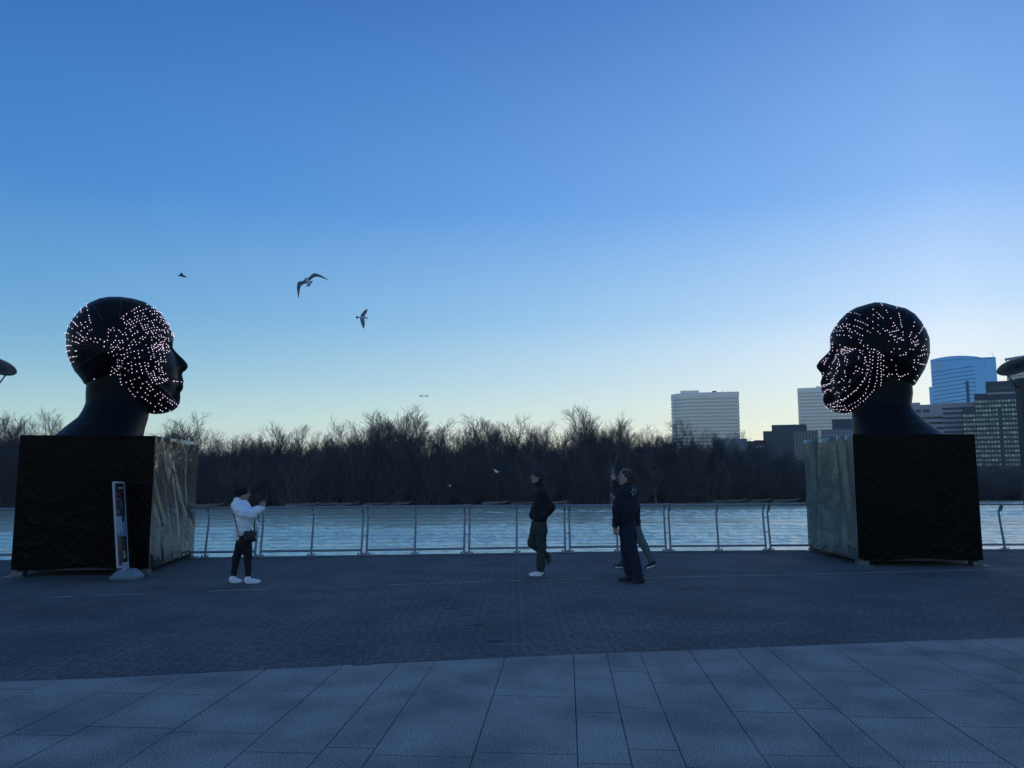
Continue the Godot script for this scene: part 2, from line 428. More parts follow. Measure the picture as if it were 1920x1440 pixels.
func dusk_sky() -> ImageTexture:
	var w := 1024
	var h := 512
	# colour by height above the horizon, straight ahead (linear light)
	var up := [-0.1, 1.0, 3.5, 6.5, 11.0, 19.0, 33.0, 60.0, 90.0]
	var cs := [Color(1.0, 0.97, 0.68), Color(0.96, 0.98, 0.74), Color(0.80, 0.96, 0.84), Color(0.56, 0.78, 0.88), Color(0.33, 0.59, 0.87), Color(0.147, 0.37, 0.79), Color(0.066, 0.205, 0.56), Color(0.085, 0.195, 0.47), Color(0.095, 0.20, 0.45)]
	var data := PackedFloat32Array()
	data.resize(w * h * 4)
	var sun_dir := Vector3(sin(deg_to_rad(30.0)), -0.03, -cos(deg_to_rad(30.0))).normalized()
	for j in h:
		var el := 90.0 - (j + 0.5) / h * 180.0
		var k := 0
		while k < up.size() - 2 and el > up[k + 1]: k += 1
		var t := clampf((el - up[k]) / (up[k + 1] - up[k]), 0.0, 1.0)
		var base: Color = cs[k].lerp(cs[k + 1], t)
		for i in w:
			var az := (i + 0.5) / w * TAU
			var d := Vector3(sin(az) * cos(deg_to_rad(el)), sin(deg_to_rad(el)), -cos(az) * cos(deg_to_rad(el)))
			var flat := Vector3(d.x, 0, d.z).normalized()
			var off := rad_to_deg(acos(clampf(flat.dot(Vector3(sun_dir.x, 0, sun_dir.z).normalized()), -1, 1)))
			var back := smoothstep(75.0, 150.0, off)   # the pale arch opposite the sunset
			off = (off - 30.0) * (0.25 + 0.75 * clampf(cos(deg_to_rad(el)), 0, 1)) * clampf((90.0 - el) / 40.0, 0.0, 1.0)
			off = minf(off, 32.0 + 10.0 * tanh((off - 32.0) / 20.0)) * (1.0 - 1.1 * back)
			off *= lerpf(0.5, 1.0, smoothstep(2.0, 10.0, el))   # the glow runs wide along the horizon
			var o := (j * w + i) * 4
			if el < 0.0:
				data[o] = 0.05; data[o + 1] = 0.06; data[o + 2] = 0.07
			else:
				data[o] = base.r * exp(-0.0215 * off)
				data[o + 1] = base.g * exp(-0.0112 * off)
				data[o + 2] = base.b * exp(-0.0066 * off)
			data[o + 3] = 1.0
	return ImageTexture.create_from_image(Image.create_from_data(w, h, false, Image.FORMAT_RGBAF, data.to_byte_array()))

func materials():
	var grain := noise_tex(0.05, 5, 512, 3)
	var fine := noise_tex(0.16, 3, 512, 5)
	var speck := noise_tex(0.075, 3, 1024, 9, ramp([[0.22, Color(0.50, 0.50, 0.52)], [0.40, Color(0.74, 0.74, 0.75)], [0.56, Color(0.82, 0.82, 0.82)], [0.74, Color(1, 1, 1)]]))
	var stain := noise_tex(0.009, 5, 512, 27, ramp([[0.15, Color(0.78, 0.79, 0.80)], [0.5, Color(0.92, 0.92, 0.92)], [0.8, Color(1, 1, 1)]]))
	var blotch := noise_tex(0.012, 4, 512, 12, ramp([[0.2, Color(0.72, 0.73, 0.75)], [0.8, Color(1, 1, 1)]]))
	for k in 4:
		var s: float = [0.45, 0.465, 0.48, 0.455][k]
		var m := mat("granite_%d" % k, lin(s * 1.12, s * 1.0, s * 0.86), 0.75)
		m.albedo_texture = speck
		relief(m, fine, 0.3, 0.8)
		stains(m, stain, 0.21)
	var br := mat("paver", Color.WHITE, 0.8)
	br.vertex_color_use_as_albedo = true
	br.albedo_texture = blotch
	relief(br, fine, 0.3, 2.0)
	stains(br, stain, 0.12)
	for k in 5:
		var s: float = [0.145, 0.154, 0.163, 0.17, 0.157][k]
		var m := mat("paver_%d" % k, lin(s * 1.04, s * 1.0, s * 0.98), 0.8)
		m.albedo_texture = blotch
		relief(m, fine, 0.3, 2.0)
		stains(m, stain, 0.12)
	var jo := mat("joint", lin(0.05, 0.05, 0.05), 0.95)
	relief(jo, grain, 1.0, 3.0)
	mat("pale_strip", lin(0.26, 0.26, 0.25), 0.7)
	mat("seawall", lin(0.08, 0.085, 0.09), 0.9)
	mat("water", lin(1.0, 0.89, 0.60), 0.24, 0.6, 0.6)  # paler and more metallic than water, the tint standing in for reflected sky
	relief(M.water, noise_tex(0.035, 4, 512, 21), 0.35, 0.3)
	mat("mud", lin(0.06, 0.055, 0.045), 0.95)
	relief(M.mud, grain, 20.0, 0.1)
	mat("bark", lin(0.10, 0.092, 0.085), 0.95)
	mat("twig", lin(0.11, 0.095, 0.085), 0.95)
	mat("pale_bark", lin(0.42, 0.40, 0.36), 0.9)
	mat("driftwood", lin(0.17, 0.155, 0.135), 0.9)
	mat("steel", lin(0.26, 0.28, 0.31), 0.5, 0.3)
	mat("cable", lin(0.16, 0.17, 0.19), 0.4, 0.6)
	var cloth := noise_tex(0.03, 3, 512, 33)
	var satin := mat("black_satin", lin(0.002, 0.0026, 0.003), 0.44, 0.0, 0.26)
	satin.rim_enabled = true
	satin.rim = 0.12
	satin.rim_tint = 0.0
	relief(satin, cloth, 0.7, 0.6, false)
	var felt := mat("black_sheet", lin(0.0018, 0.0022, 0.0026), 0.32, 0.0, 0.2)
	relief(felt, cloth, 0.5, 0.5, false)
	var vinyl := mat("glossy_sheet", lin(0.016, 0.024, 0.022), 0.22, 0.0, 0.8)
	relief(vinyl, noise_tex(0.022, 3, 512, 37), 0.5, 0.6, false)
	var curtain := mat("satin_sheet", lin(0.062, 0.078, 0.070), 0.26, 0.0, 0.85)
	relief(curtain, noise_tex(0.022, 3, 512, 38), 0.3, 0.6, false)
	mat("led", Color(1, 1, 1), 0.4)
	M.led.emission_enabled = true
	M.led.emission = Color(1.0, 0.89, 1.0)
	M.led.emission_energy_multiplier = 1.3
	var dim := mat("led_dim", Color(1, 1, 1), 0.4)
	dim.emission_enabled = true
	dim.emission = Color(0.95, 0.80, 1.0)
	dim.emission_energy_multiplier = 0.7
	mat("seam_tape", lin(0.012, 0.014, 0.016), 0.35)
	mat("bolt", lin(0.02, 0.02, 0.025), 0.5)
	mat("galvanised", lin(0.14, 0.15, 0.16), 0.5, 0.5)
	mat("disc_paint", lin(0.42, 0.43, 0.44), 0.5)
	mat("lamp_paint", lin(0.03, 0.032, 0.036), 0.5)
	# buildings
	mat("white_spandrel", lin(0.82, 0.80, 0.74), 0.35, 0.35)
	mat("grey_glass", lin(0.34, 0.35, 0.34), 0.2, 0.5)
	mat("dark_stone", lin(0.10, 0.10, 0.105), 0.8)
	mat("dark_glass", lin(0.015, 0.018, 0.024), 0.2)
	mat("mid_stone", lin(0.36, 0.36, 0.35), 0.8)
	mat("mauve_stone", lin(0.48, 0.41, 0.40), 0.8)
	mat("red_brick", lin(0.10, 0.04, 0.032), 0.9)
	mat("blue_glass", lin(0.10, 0.27, 0.55), 0.10, 0.7)
	mat("blue_line", lin(0.05, 0.10, 0.20), 0.4)
	mat("sky_pane", lin(0.50, 0.62, 0.68), 0.2)
	mat("green_frame", lin(0.06, 0.075, 0.075), 0.6)
	mat("green_pane", lin(0.17, 0.26, 0.24), 0.15, 0.4)
	mat("green_pane_pale", lin(0.27, 0.37, 0.34), 0.15, 0.4)
	mat("green_pane_dim", lin(0.10, 0.16, 0.15), 0.15, 0.4)
	# clothes and skin
	var weave := noise_tex(0.08, 3, 256, 41)
	for c in [["skin", 0.36, 0.22, 0.17, 0.55], ["white_coat", 0.84, 0.86, 0.90, 0.7], ["black_cloth", 0.008, 0.008, 0.010, 0.85], ["black_knit", 0.006, 0.006, 0.008, 0.9], ["green_cloth", 0.022, 0.042, 0.036, 0.9], ["navy_cloth", 0.006, 0.008, 0.018, 0.85], ["navy_trouser", 0.009, 0.014, 0.034, 0.9], ["sage_denim", 0.10, 0.13, 0.13, 0.9], ["dark_coat", 0.006, 0.006, 0.009, 0.85], ["white_shoe", 0.8, 0.8, 0.82, 0.6], ["brown_shoe", 0.09, 0.07, 0.06, 0.7], ["black_shoe", 0.010, 0.010, 0.012, 0.5], ["brown_hair", 0.045, 0.032, 0.025, 0.7], ["fair_hair", 0.22, 0.17, 0.11, 0.7], ["grey_cap", 0.03, 0.032, 0.035, 0.9], ["leather", 0.010, 0.010, 0.012, 0.4]]:
		var m := mat(c[0], lin(c[1], c[2], c[3]), c[4])
		if c[0] != "skin": relief(m, weave, 0.6, 3.0, false)
	mat("phone_body", lin(0.012, 0.012, 0.015), 0.3)
	mat("phone_screen", lin(0.05, 0.09, 0.13), 0.2)
	mat("eye", lin(0.02, 0.015, 0.012), 0.2)
	mat("star_print", lin(0.26, 0.27, 0.30), 0.8)
	mat("white_plastic", lin(0.42, 0.45, 0.48), 0.5)
	mat("grey_plastic", lin(0.16, 0.20, 0.25), 0.6)
	mat("gull_white", lin(0.62, 0.64, 0.66), 0.8)
	mat("gull_grey", lin(0.17, 0.19, 0.20), 0.8)
	mat("gull_dark", lin(0.02, 0.02, 0.024), 0.8)

func stains(m: StandardMaterial3D, tex: Texture2D, scale: float):   # worn and damp patches, laid over the stone's own colour
	m.detail_enabled = true
	m.detail_blend_mode = BaseMaterial3D.BLEND_MODE_MUL
	m.detail_uv_layer = BaseMaterial3D.DETAIL_UV_2
	m.detail_albedo = tex
	m.uv2_triplanar = true
	m.uv2_world_triplanar = true
	m.uv2_scale = Vector3.ONE * scale

# edge of the deck over the river, from left to right (x, z)
func deck_edge() -> PackedVector2Array:
	return PackedVector2Array([Vector2(-40, -13.2), Vector2(-16, -15.7), Vector2(-10.71, -16.42), Vector2(-6.61, -16.93), Vector2(-4.45, -17.24), Vector2(-1.08, -17.7), Vector2(1.23, -18.05), Vector2(3.17, -18.26), Vector2(6.8, -18.5), Vector2(11.16, -18.68), Vector2(20, -18.9), Vector2(40, -18.9)])

func plaza_edge() -> PackedVector2Array:
	return PackedVector2Array([Vector2(-30, -3.6), Vector2(-12, -5.9), Vector2(-4.54, -7.04), Vector2(-3.46, -7.20), Vector2(-2.33, -7.47), Vector2(-1.62, -7.63), Vector2(-0.07, -7.94), Vector2(0.98, -8.12), Vector2(2.35, -8.34), Vector2(3.92, -8.60), Vector2(5.77, -8.92), Vector2(12, -10.0), Vector2(30, -13.0)])

func promenade():
	# the deck: dark bedding under all paving, with the river wall at its front
	var poly := deck_edge()
	poly.append(Vector2(40, 14))
	poly.append(Vector2(-40, 14))
	var mb := MB.new()
	mb.prism(poly, -6.0, -0.012)
	structure("promenade", mb, M.joint)
	# stone coping along the edge
	var cop := MB.new()
	var e := deck_edge()
	for i in e.size() - 1:
		var a := e[i]
		var b := e[i + 1]
		var nrm := (b - a).orthogonal().normalized() * (1.0 if (b - a).orthogonal().y > 0 else -1.0)
		cop.prism(PackedVector2Array([a - nrm * 0.05, b - nrm * 0.05, b + nrm * 0.30, a + nrm * 0.30]), -0.28, 0.006, true)
	structure("promenade_edge_stone", cop, M.seawall)
	# granite slabs in the near plaza
	var plaza := structure("granite_pavement", MB_plane(PackedVector2Array(Array(plaza_edge()) + [Vector2(30, 6), Vector2(-30, 6)]), -0.008), M.joint)
	var a4 := deg_to_rad(4.0)
	var e1 := Vector2(cos(a4), sin(a4))
	var e2 := Vector2(sin(a4), -cos(a4))
	var cols := [-9.6, -8.9, -8.2, -7.5, -6.5, -5.85, -5.2, -4.55, -3.94, -3.49, -2.82, -2.15, -1.63, -1.29, -0.62, 0.06, 0.40, 0.74, 1.26, 1.76, 2.10, 2.80, 3.63, 4.16, 4.52, 5.2, 5.85, 6.6, 7.3, 8.0]
	var joints := {-3.94: [7.6, 6.45, 5.42], -3.49: [6.45, 5.62], -2.82: [6.62, 5.55], -2.15: [6.25, 5.2], -1.63: [6.62, 5.32], -1.29: [6.2, 5.2], -0.62: [6.6, 5.3], 0.06: [7.16, 6.2, 5.15], 0.40: [7.45, 6.35, 5.42], 0.74: [7.1, 6.15, 5.12], 1.26: [7.42, 6.3, 5.38], 1.76: [7.5, 6.42, 5.2], 2.10: [8.42, 7.6, 6.24, 5.34], 2.80: [8.3, 7.02, 6.05], 3.63: [8.45, 7.3, 6.35, 5.3], 4.16: [8.2, 7.4, 6.2], 4.52: [8.6, 7.2, 6.1], -4.55: [7.0, 5.9], -5.2: [6.5, 5.6]}
	var area := PackedVector2Array(Array(plaza_edge()) + [Vector2(30, 5), Vector2(-30, 5)])
	for ci in cols.size() - 1:
		var s0: float = cols[ci]
		var s1: float = cols[ci + 1]
		var js: Array = [13.0] + joints.get(s0, [9.6 + rng.randf() * 0.5, 8.5 + rng.randf() * 0.4, 7.5 + rng.randf() * 0.4, 6.4 + rng.randf() * 0.5, 5.3 + rng.randf() * 0.4])
		var low: float = js[-1]
		while low > 3.3:
			low -= rng.randf_range(0.7, 1.15)
			js.append(low)
		for k in js.size() - 1:
			var g := 0.0026
			var q := PackedVector2Array()
			for c in [[s0 + g, js[k] - g], [s1 - g, js[k] - g], [s1 - g, js[k + 1] + g], [s0 + g, js[k + 1] + g]]:
				q.append(e1 * c[0] + e2 * c[1])
			for piece in Geometry2D.intersect_polygons(q, area):
				if abs(poly_area(piece)) < 0.01: continue
				var mid := Vector2.ZERO
				for p in piece: mid += p / piece.size()
				if -mid.y < 4.2 or absf(mid.x) > -mid.y * 0.70 + 0.9: continue
				var inner: Array = Geometry2D.offset_polygon(piece, -0.004)
				var sl := MB.new()
				var top := rng.randf_range(-0.0015, 0.0015)
				if inner.size() == 1 and inner[0].size() == piece.size():
					sl.prism(piece, -0.007, top - 0.003)
					sl = bevel_slab(piece, top)
				else:
					sl.prism(piece, -0.007, top)
				put("paving_stone", sl, M["granite_%d" % (rng.randi() % 4)], plaza)
	# brick pavers between plaza and river
	var field := PackedVector2Array(Array(plaza_edge()))
	var back := deck_edge()
	back.reverse()
	field.append_array(back)
	var shapes := []
	for k in 3:
		var pm := MB.new()
		var w := 0.0987
		var d := 0.0488
		var b := 0.003
		var t := 0.0
		pm.quad(Vector3(-w + b, t, d - b), Vector3(w - b, t, d - b), Vector3(w - b, t, -d + b), Vector3(-w + b, t, -d + b))
		pm.quad(Vector3(-w, t - 0.012, d), Vector3(w, t - 0.012, d), Vector3(w - b, t, d - b), Vector3(-w + b, t, d - b))
		pm.quad(Vector3(w, t - 0.012, -d), Vector3(-w, t - 0.012, -d), Vector3(-w + b, t, -d + b), Vector3(w - b, t, -d + b))
		pm.quad(Vector3(w, t - 0.012, d), Vector3(w, t - 0.012, -d), Vector3(w - b, t, -d + b), Vector3(w - b, t, d - b))
		pm.quad(Vector3(-w, t - 0.012, -d), Vector3(-w, t - 0.012, d), Vector3(-w + b, t, d - b), Vector3(-w + b, t, -d + b))
		shapes.append(pm.mesh())
	var dirx := Vector2(cos(-0.16), sin(-0.16))
	var dird := Vector2(-dirx.y, dirx.x)
	if dird.y > 0: dird = -dird
	var strip_a := Vector2(-1.35, -12.4)
	var strip_b := Vector2(0.05, -8.1)
	var spots := []
	var row := 0
	var dd := 2.0
	while dd < 21.0:
		var ss := -22.0 + (0.1 if row % 2 else 0.0)
		while ss < 22.0:
			var p := dirx * ss + dird * dd
			if absf(p.x) < -p.y * 0.72 + 1.5 and Geometry2D.is_point_in_polygon(p, field) and p.y < -6.3: spots.append(p)
			ss += 0.2
		dd += 0.1
		row += 1
	spots.sort_custom(func(p, q): return p.y > q.y)
	var bed := structure("brick_pavement", MB_plane(field, -0.0045), M.joint)
	var mm := MultiMesh.new()
	mm.transform_format = MultiMesh.TRANSFORM_3D
	mm.use_colors = true
	mm.mesh = shapes[0]
	var rest := []
	var near := 0
	var turn := -dirx.angle()
	for p in spots:
		var cut := Geometry2D.get_closest_point_to_segment(p, strip_a, strip_b).distance_to(p)
		var b := Basis(Vector3.UP, turn) * Basis(Vector3(1, 0, 0), rng.randf_range(-0.008, 0.008)) * Basis(Vector3(0, 0, 1), rng.randf_range(-0.006, 0.006))
		var o := Vector3(p.x, rng.randf_range(-0.002, 0.0005) - (0.0032 if cut < 0.05 and rng.randf() < 0.4 else 0.0), p.y)
		if near < 300 and absf(p.x) < -p.y * 0.665:
			near += 1
			var one := put("paver", shapes[0], M["paver_%d" % (rng.randi() % 5)], bed)
			one.transform = Transform3D(b, o)
		else:
			rest.append([Transform3D(b, o), rng.randf_range(0.145, 0.168)])
	mm.instance_count = rest.size()
	for i in rest.size():
		mm.set_instance_transform(i, rest[i][0])
		var s: float = rest[i][1]
		mm.set_instance_color(i, Color(s * 1.04, s, s * 0.98))
	var mi := MultiMeshInstance3D.new()
	mi.name = "farther_pavers"
	mi.multimesh = mm
	mi.material_override = M.paver
	mi.set_meta("kind", "stuff")
	bed.add_child(mi)
	# pale expansion joint across the pavers
	var line := [Vector2(-8.0, -11.3), Vector2(-5.02, -12.16), Vector2(-2.67, -12.72), Vector2(0.18, -13.42), Vector2(3.2, -13.88), Vector2(5.4, -14.22), Vector2(9.21, -14.95), Vector2(12.5, -15.5)]
	var st := MB.new()
	for i in line.size() - 1:
		var a: Vector2 = line[i]
		var b: Vector2 = line[i + 1]
		var steps := int(a.distance_to(b) / 0.3)
		for k in steps:
			if i < 2 and rng.randf() < 0.6: continue
			if rng.randf() < 0.12: continue
			var p := a.lerp(b, float(k) / steps)
			var q := a.lerp(b, (k + 0.93) / steps)
			var nrm := (q - p).orthogonal().normalized() * rng.randf_range(0.010, 0.016)
			st.prism(PackedVector2Array([p - nrm, q - nrm, q + nrm, p + nrm]), -0.01, 0.0055)
	structure("pavement_joint_strip", st, M.pale_strip)

func poly_area(p: PackedVector2Array) -> float:
	var s := 0.0
	for i in p.size(): s += p[i].cross(p[(i + 1) % p.size()])
	return s / 2

func bevel_slab(piece: PackedVector2Array, top: float) -> MB:
	var pts := piece.duplicate()
	if Geometry2D.is_polygon_clockwise(pts): pts.reverse()
	var inn: PackedVector2Array = Geometry2D.offset_polygon(pts, -0.003)[0]
	var mb := MB.new()
	mb.prism(inn, top - 0.001, top)
	var lowp := MB.new()
	lowp.prism(pts, -0.0075, top - 0.0025)
	mb.append(lowp)
	return mb

func MB_plane(poly: PackedVector2Array, y: float) -> MB:
	var mb := MB.new()
	var t := Geometry2D.triangulate_polygon(poly)
	for i in range(0, t.size(), 3):
		var q := [poly[t[i]], poly[t[i + 1]], poly[t[i + 2]]]
		if (q[1] - q[0]).cross(q[2] - q[0]) > 0: q.reverse()
		mb.tri(Vector3(q[0].x, y, q[0].y), Vector3(q[1].x, y, q[1].y), Vector3(q[2].x, y, q[2].y))
	return mb

const WATER := -4.16

func river():
	var big := FastNoiseLite.new()
	big.seed = 4
	big.frequency = 0.012
	var mid := FastNoiseLite.new()
	mid.seed = 5
	mid.frequency = 0.13
	mid.fractal_octaves = 4
	mid.fractal_gain = 0.62
	var mb := MB.new()
	var pos := PackedVector3Array()
	var x0 := -112.0
	var z0 := -52.0
	var nx := 780
	var nz := 540
	for j in nz:
		for i in nx:
			var x: float = x0 + i * 0.30
			var z := z0 - j * 0.22
			var gust := clampf(0.70 + 2.4 * big.get_noise_2d(x * 0.3, z * 2.2), 0.45, 2.0)
			pos.append(Vector3(x, WATER + mid.get_noise_2d(x * 1.5, z * 2.6) * 0.20 * gust, z))
	mb.grid(pos, nx, true)
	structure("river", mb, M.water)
	# calm water out to the sides and close to the wall
	var cx1 := x0 + (nx - 1) * 0.30
	var cz1 := z0 - (nz - 1) * 0.22
	var sh := MB.new()
	for r in [[-900.0, x0, 20.0, -700.0], [cx1, 900.0, 20.0, -700.0], [x0, cx1, 20.0, z0], [x0, cx1, cz1, -700.0]]:
		sh.quad(Vector3(r[0], WATER, r[2]), Vector3(r[1], WATER, r[2]), Vector3(r[1], WATER, r[3]), Vector3(r[0], WATER, r[3]))
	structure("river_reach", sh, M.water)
	var bedm := MB.new()
	bedm.quad(Vector3(-1000, WATER - 3, 400), Vector3(1000, WATER - 3, 400), Vector3(1000, WATER - 3, -1000), Vector3(-1000, WATER - 3, -1000))
	structure("ground", bedm, M.mud)

# ---------------------------------------------------------------- the wooded island
func shore(x: float) -> float:
	return -144.6 - 0.201 * x + 0.9 * sin(x * 0.11) + 0.5 * sin(x * 0.31 + 1.0)

func land(x: float, t: float, f: FastNoiseLite) -> float:   # t metres inland
	var h := -0.8 + 1.5 * smoothstep(-2.0, 3.0, t) + 1.6 * smoothstep(3.0, 30.0, t) + 2.6 * smoothstep(40.0, 120.0, t)
	return WATER + h + f.get_noise_2d(x * 4.0, t * 4.0) * 0.5 * smoothstep(0.0, 6.0, t)

func branch(tr: MB, tw: MB, p: Vector3, dir: Vector3, ln: float, rad: float, lev: int, style: float):
	var seg: int = [5, 4, 3, 2, 1][lev]
	var pts := [p]
	var rs := [rad]
	var d := dir
	var endr: float = rad * [0.35, 0.3, 0.35, 0.5, 0.6][lev]
	for i in seg:
		d = (d + Vector3(rng.randf_range(-1, 1), rng.randf_range(-0.5, 0.8), rng.randf_range(-1, 1)) * [0.10, 0.2, 0.25, 0.3, 0.3][lev] + Vector3(0, [0.1, 0.10, 0.08, 0.03, 0.0][lev] * style, 0)).normalized()
		pts.append(pts[-1] + d * ln / seg)
		rs.append(lerpf(rad, endr, float(i + 1) / seg))
	(tr if lev <= 1 else tw).tube(pts, rs, [7, 5, 4, 3, 3][lev])
	if lev == 4: return
	var kids: int = [9, 7, 5, 4][lev]
	for k in kids:
		var t: float = lerpf([0.30, 0.22, 0.2, 0.2][lev], 1.0, (k + rng.randf_range(0.1, 0.9)) / kids)
		var fi := minf(t * seg, seg - 0.001)
		var i := int(fi)
		var at: Vector3 = pts[i].lerp(pts[i + 1], fi - i)
		var along: Vector3 = (pts[i + 1] - pts[i]).normalized()
		var side := along.cross(Vector3(rng.randf_range(-1, 1), rng.randf_range(-1, 1), rng.randf_range(-1, 1))).normalized()
		var lean: float = [0.75, 0.85, 0.85, 0.85][lev] * rng.randf_range(0.7, 1.2) * (1.15 - 0.4 * t)
		var nd := (along + side * lean + Vector3(0, 0.15 * style, 0)).normalized()
		var nl: float = ln * [0.56, 0.56, 0.58, 0.62][lev] * rng.randf_range(0.7, 1.15) * ((1.25 - 0.55 * t) if lev < 2 else 1.0)
		branch(tr, tw, at, nd, nl, maxf(lerpf(rad, endr, t) * 0.62, [0.05, 0.030, 0.019, 0.0135][lev]), lev + 1, style)

func make_tree(style: float, ln: float, rad: float, tilt: float) -> Array:
	var tr := MB.new()
	var tw := MB.new()
	branch(tr, tw, Vector3(0, -0.4, 0), Vector3(tilt, 1, tilt * 0.4).normalized(), ln, rad, 0, style)
	var top := 0.0
	for q in tw.v: top = maxf(top, q.y)
	return [tr.mesh(), tw.mesh(), top]

var skyline := [-96, 14, -90.7, 15.9, -89.2, 17.0, -85.8, 16.4, -80.0, 17.5, -74, 14, -62.3, 15.3, -58.8, 17.4, -54.1, 14.0, -49.4, 13.7, -44.7, 15.6, -40.8, 15.1, -36.9, 14.1, -33.1, 17.0, -29.1, 16.3, -26.1, 17.7, -23.6, 18.0, -20.0, 19.1, -17.9, 18.9, -15.8, 14.4, -11.7, 16.5, -8.5, 16.6, -5.9, 17.7, -3.2, 17.2, 0.0, 17.8, 4.3, 16.7, 8.7, 16.3, 10.9, 14.7, 14.2, 19.1, 16.5, 19.7, 21.0, 18.6, 23.2, 17.0, 25.5, 15.9, 28.3, 14.4, 32.3, 14.4, 37.0, 17.1, 40.2, 14.0, 41.0, 15.5, 44.0, 14.0, 46.3, 14.8, 49.8, 13.6, 52.0, 12.4, 54.6, 13.0, 59.4, 11.2, 64.0, 9.5, 107.4, 8.8]

func sky_height(x: float) -> float:
	for i in range(0, skyline.size() - 2, 2):
		if x <= skyline[i + 2]: return lerpf(skyline[i + 1], skyline[i + 3], clampf((x - skyline[i]) / float(skyline[i + 2] - skyline[i]), 0, 1))
	return 9.0

func wood():
	var f := FastNoiseLite.new()
	f.seed = 8
	f.frequency = 0.02
	var pos := PackedVector3Array()
	var w := 120
	var far := [-6.0, -2.0, -0.5, 0.6, 1.6, 3.0, 5.0, 9.0, 15.0, 24.0, 36.0, 55.0, 80.0, 120.0, 190.0, 400.0, 800.0]
	for t in far:
		for i in w:
			var x: float = -260.0 + i * 4.6 + (0.0 if t < 150 else (i - 60) * t * 0.03)
			pos.append(Vector3(x, land(x, t, f), shore(x) - t))
	var g := MB.new()
	g.grid(pos, w, true)
	structure("island_ground", g, M.mud)
	# eight kinds of bare tree
	var kinds := []
	for k in 8:
		rng.seed = 100 + k
		kinds.append(make_tree([0.7, 1.1, 0.45, 0.85, 1.2, 0.6, 0.95, 0.4][k], [10.5, 11.5, 9.5, 11.0, 12.0, 10.0, 11.5, 9.0][k], [0.26, 0.24, 0.28, 0.22, 0.25, 0.3, 0.22, 0.26][k], [0.05, -0.06, 0.1, 0.0, 0.03, -0.12, 0.08, -0.03][k]))
	rng.seed = 77
	var protos := {}
	var places := []
	# the trees whose crowns make the skyline
	for i in range(0, skyline.size(), 2):
		places.append([float(skyline[i]), rng.randf_range(5.0, 9.0), float(skyline[i + 1]), true])
	var rows := [1.5, 3.5, 7.0, 11.0, 16.0]
	for r in rows.size():
		var x := -100.0 + rng.randf() * 4.0
		while x < 113.0:
			var lim := sky_height(x)
			var h: float = lim * rng.randf_range(0.66, 0.96) * (0.85 if r < 2 else 1.0)
			if not (x < -76.0 and rng.randf() < 0.35):
				places.append([x, rows[r] + rng.randf_range(-1.2, 1.2), h, false])
			x += rng.randf_range(3.5, 6.2) * (1.0 if x < 60.0 else 1.2)
	var order := {}
	var words := ["first", "second", "third", "fourth", "fifth", "sixth", "seventh", "eighth", "ninth", "tenth"]
	for p in places:
		var k := rng.randi() % 8
		var x: float = p[0]
		var pale: bool = rng.randf() < 0.10 and not p[3]
		var base := Vector3(x, land(x, p[1], f), shore(x) - p[1])
		var s: float = (p[2] + WATER - base.y) / kinds[k][2]
		var wide: float = s * rng.randf_range(0.95, 1.35)
		var key := str(k) + str(pale)
		var zone: String = zone_of(x / -base.z)
		var lab := ("pale-barked bare tree in the wood" if pale else ("tall skyline tree, %s from left" % words[mini(order.get(zone, 0), 9)] if p[3] else "%s %s bare tree in the wood" % ["low" if p[2] < 10.5 else ("mid-height" if p[2] < 13.0 else "tall"), "broad" if wide > s * 1.15 else "narrow"])) + ", " + zone
		if p[3]: order[zone] = order.get(zone, 0) + 1
		var grp := "bare trees across the river"
		var o: Node3D
		if not protos.has(key):
			o = thing("bare_tree", lab, "tree", base, rng.randf() * TAU, grp)
			put("trunk", kinds[k][0], M.pale_bark if pale else M.bark, o)
			put("crown", kinds[k][1], M.twig, o)
			o.scale = Vector3(wide, s, wide)
			protos[key] = o
		else:
			dup(protos[key], base, rng.randf() * TAU, Vector3(wide, s, wide), lab, grp)
	# a few pale leaning trunks show in front of the dark wood
	for q in [[-47.4, 2.0, 6.5, 0.30], [-52.2, 2.4, 5.5, -0.35], [-7.4, 2.0, 9.0, -0.30], [-2.6, 2.2, 7.5, -0.22], [-33.0, 3.0, 7.5, 0.1], [-19.5, 2.6, 6.0, 0.25], [28.0, 2.5, 6.0, 0.2]]:
		var mb := MB.new()
		var tw := MB.new()
		rng.seed = int(q[0] * 10.0) + 900
		var x: float = q[0]
		var o := thing("leaning_tree", "slim pale trunk leaning %s at the wood's foot, %s" % ["right" if q[3] > 0 else "left", zone_of(x / 147.0)], "tree", Vector3(x, land(x, q[1], f), shore(x) - q[1]), 0.0, "pale leaning trunks at the water's edge")
		var pts := [Vector3(0, -0.3, 0)]
		var rs := [0.15]
		for i in 5:
			pts.append(pts[-1] + Vector3(q[3] * (1.2 - 0.35 * i) * q[2] / 5.0 + rng.randf_range(-0.1, 0.1), q[2] / 5.0, rng.randf_range(-0.1, 0.1)))
			rs.append(0.15 - 0.022 * i)
		mb.tube(pts, rs, 6)
		for i in 4: branch(tw, tw, pts[2 + i % 4], Vector3(rng.randf_range(-1, 1), 0.9, rng.randf_range(-0.6, 0.6)).normalized(), q[2] * 0.34, 0.05, 2, 1.0)
		put("trunk", mb, M.pale_bark, o)
		put("crown", tw, M.twig, o)
	# brush and saplings along the water, and the wood behind
	rng.seed = 5
	var bush := MB.new()
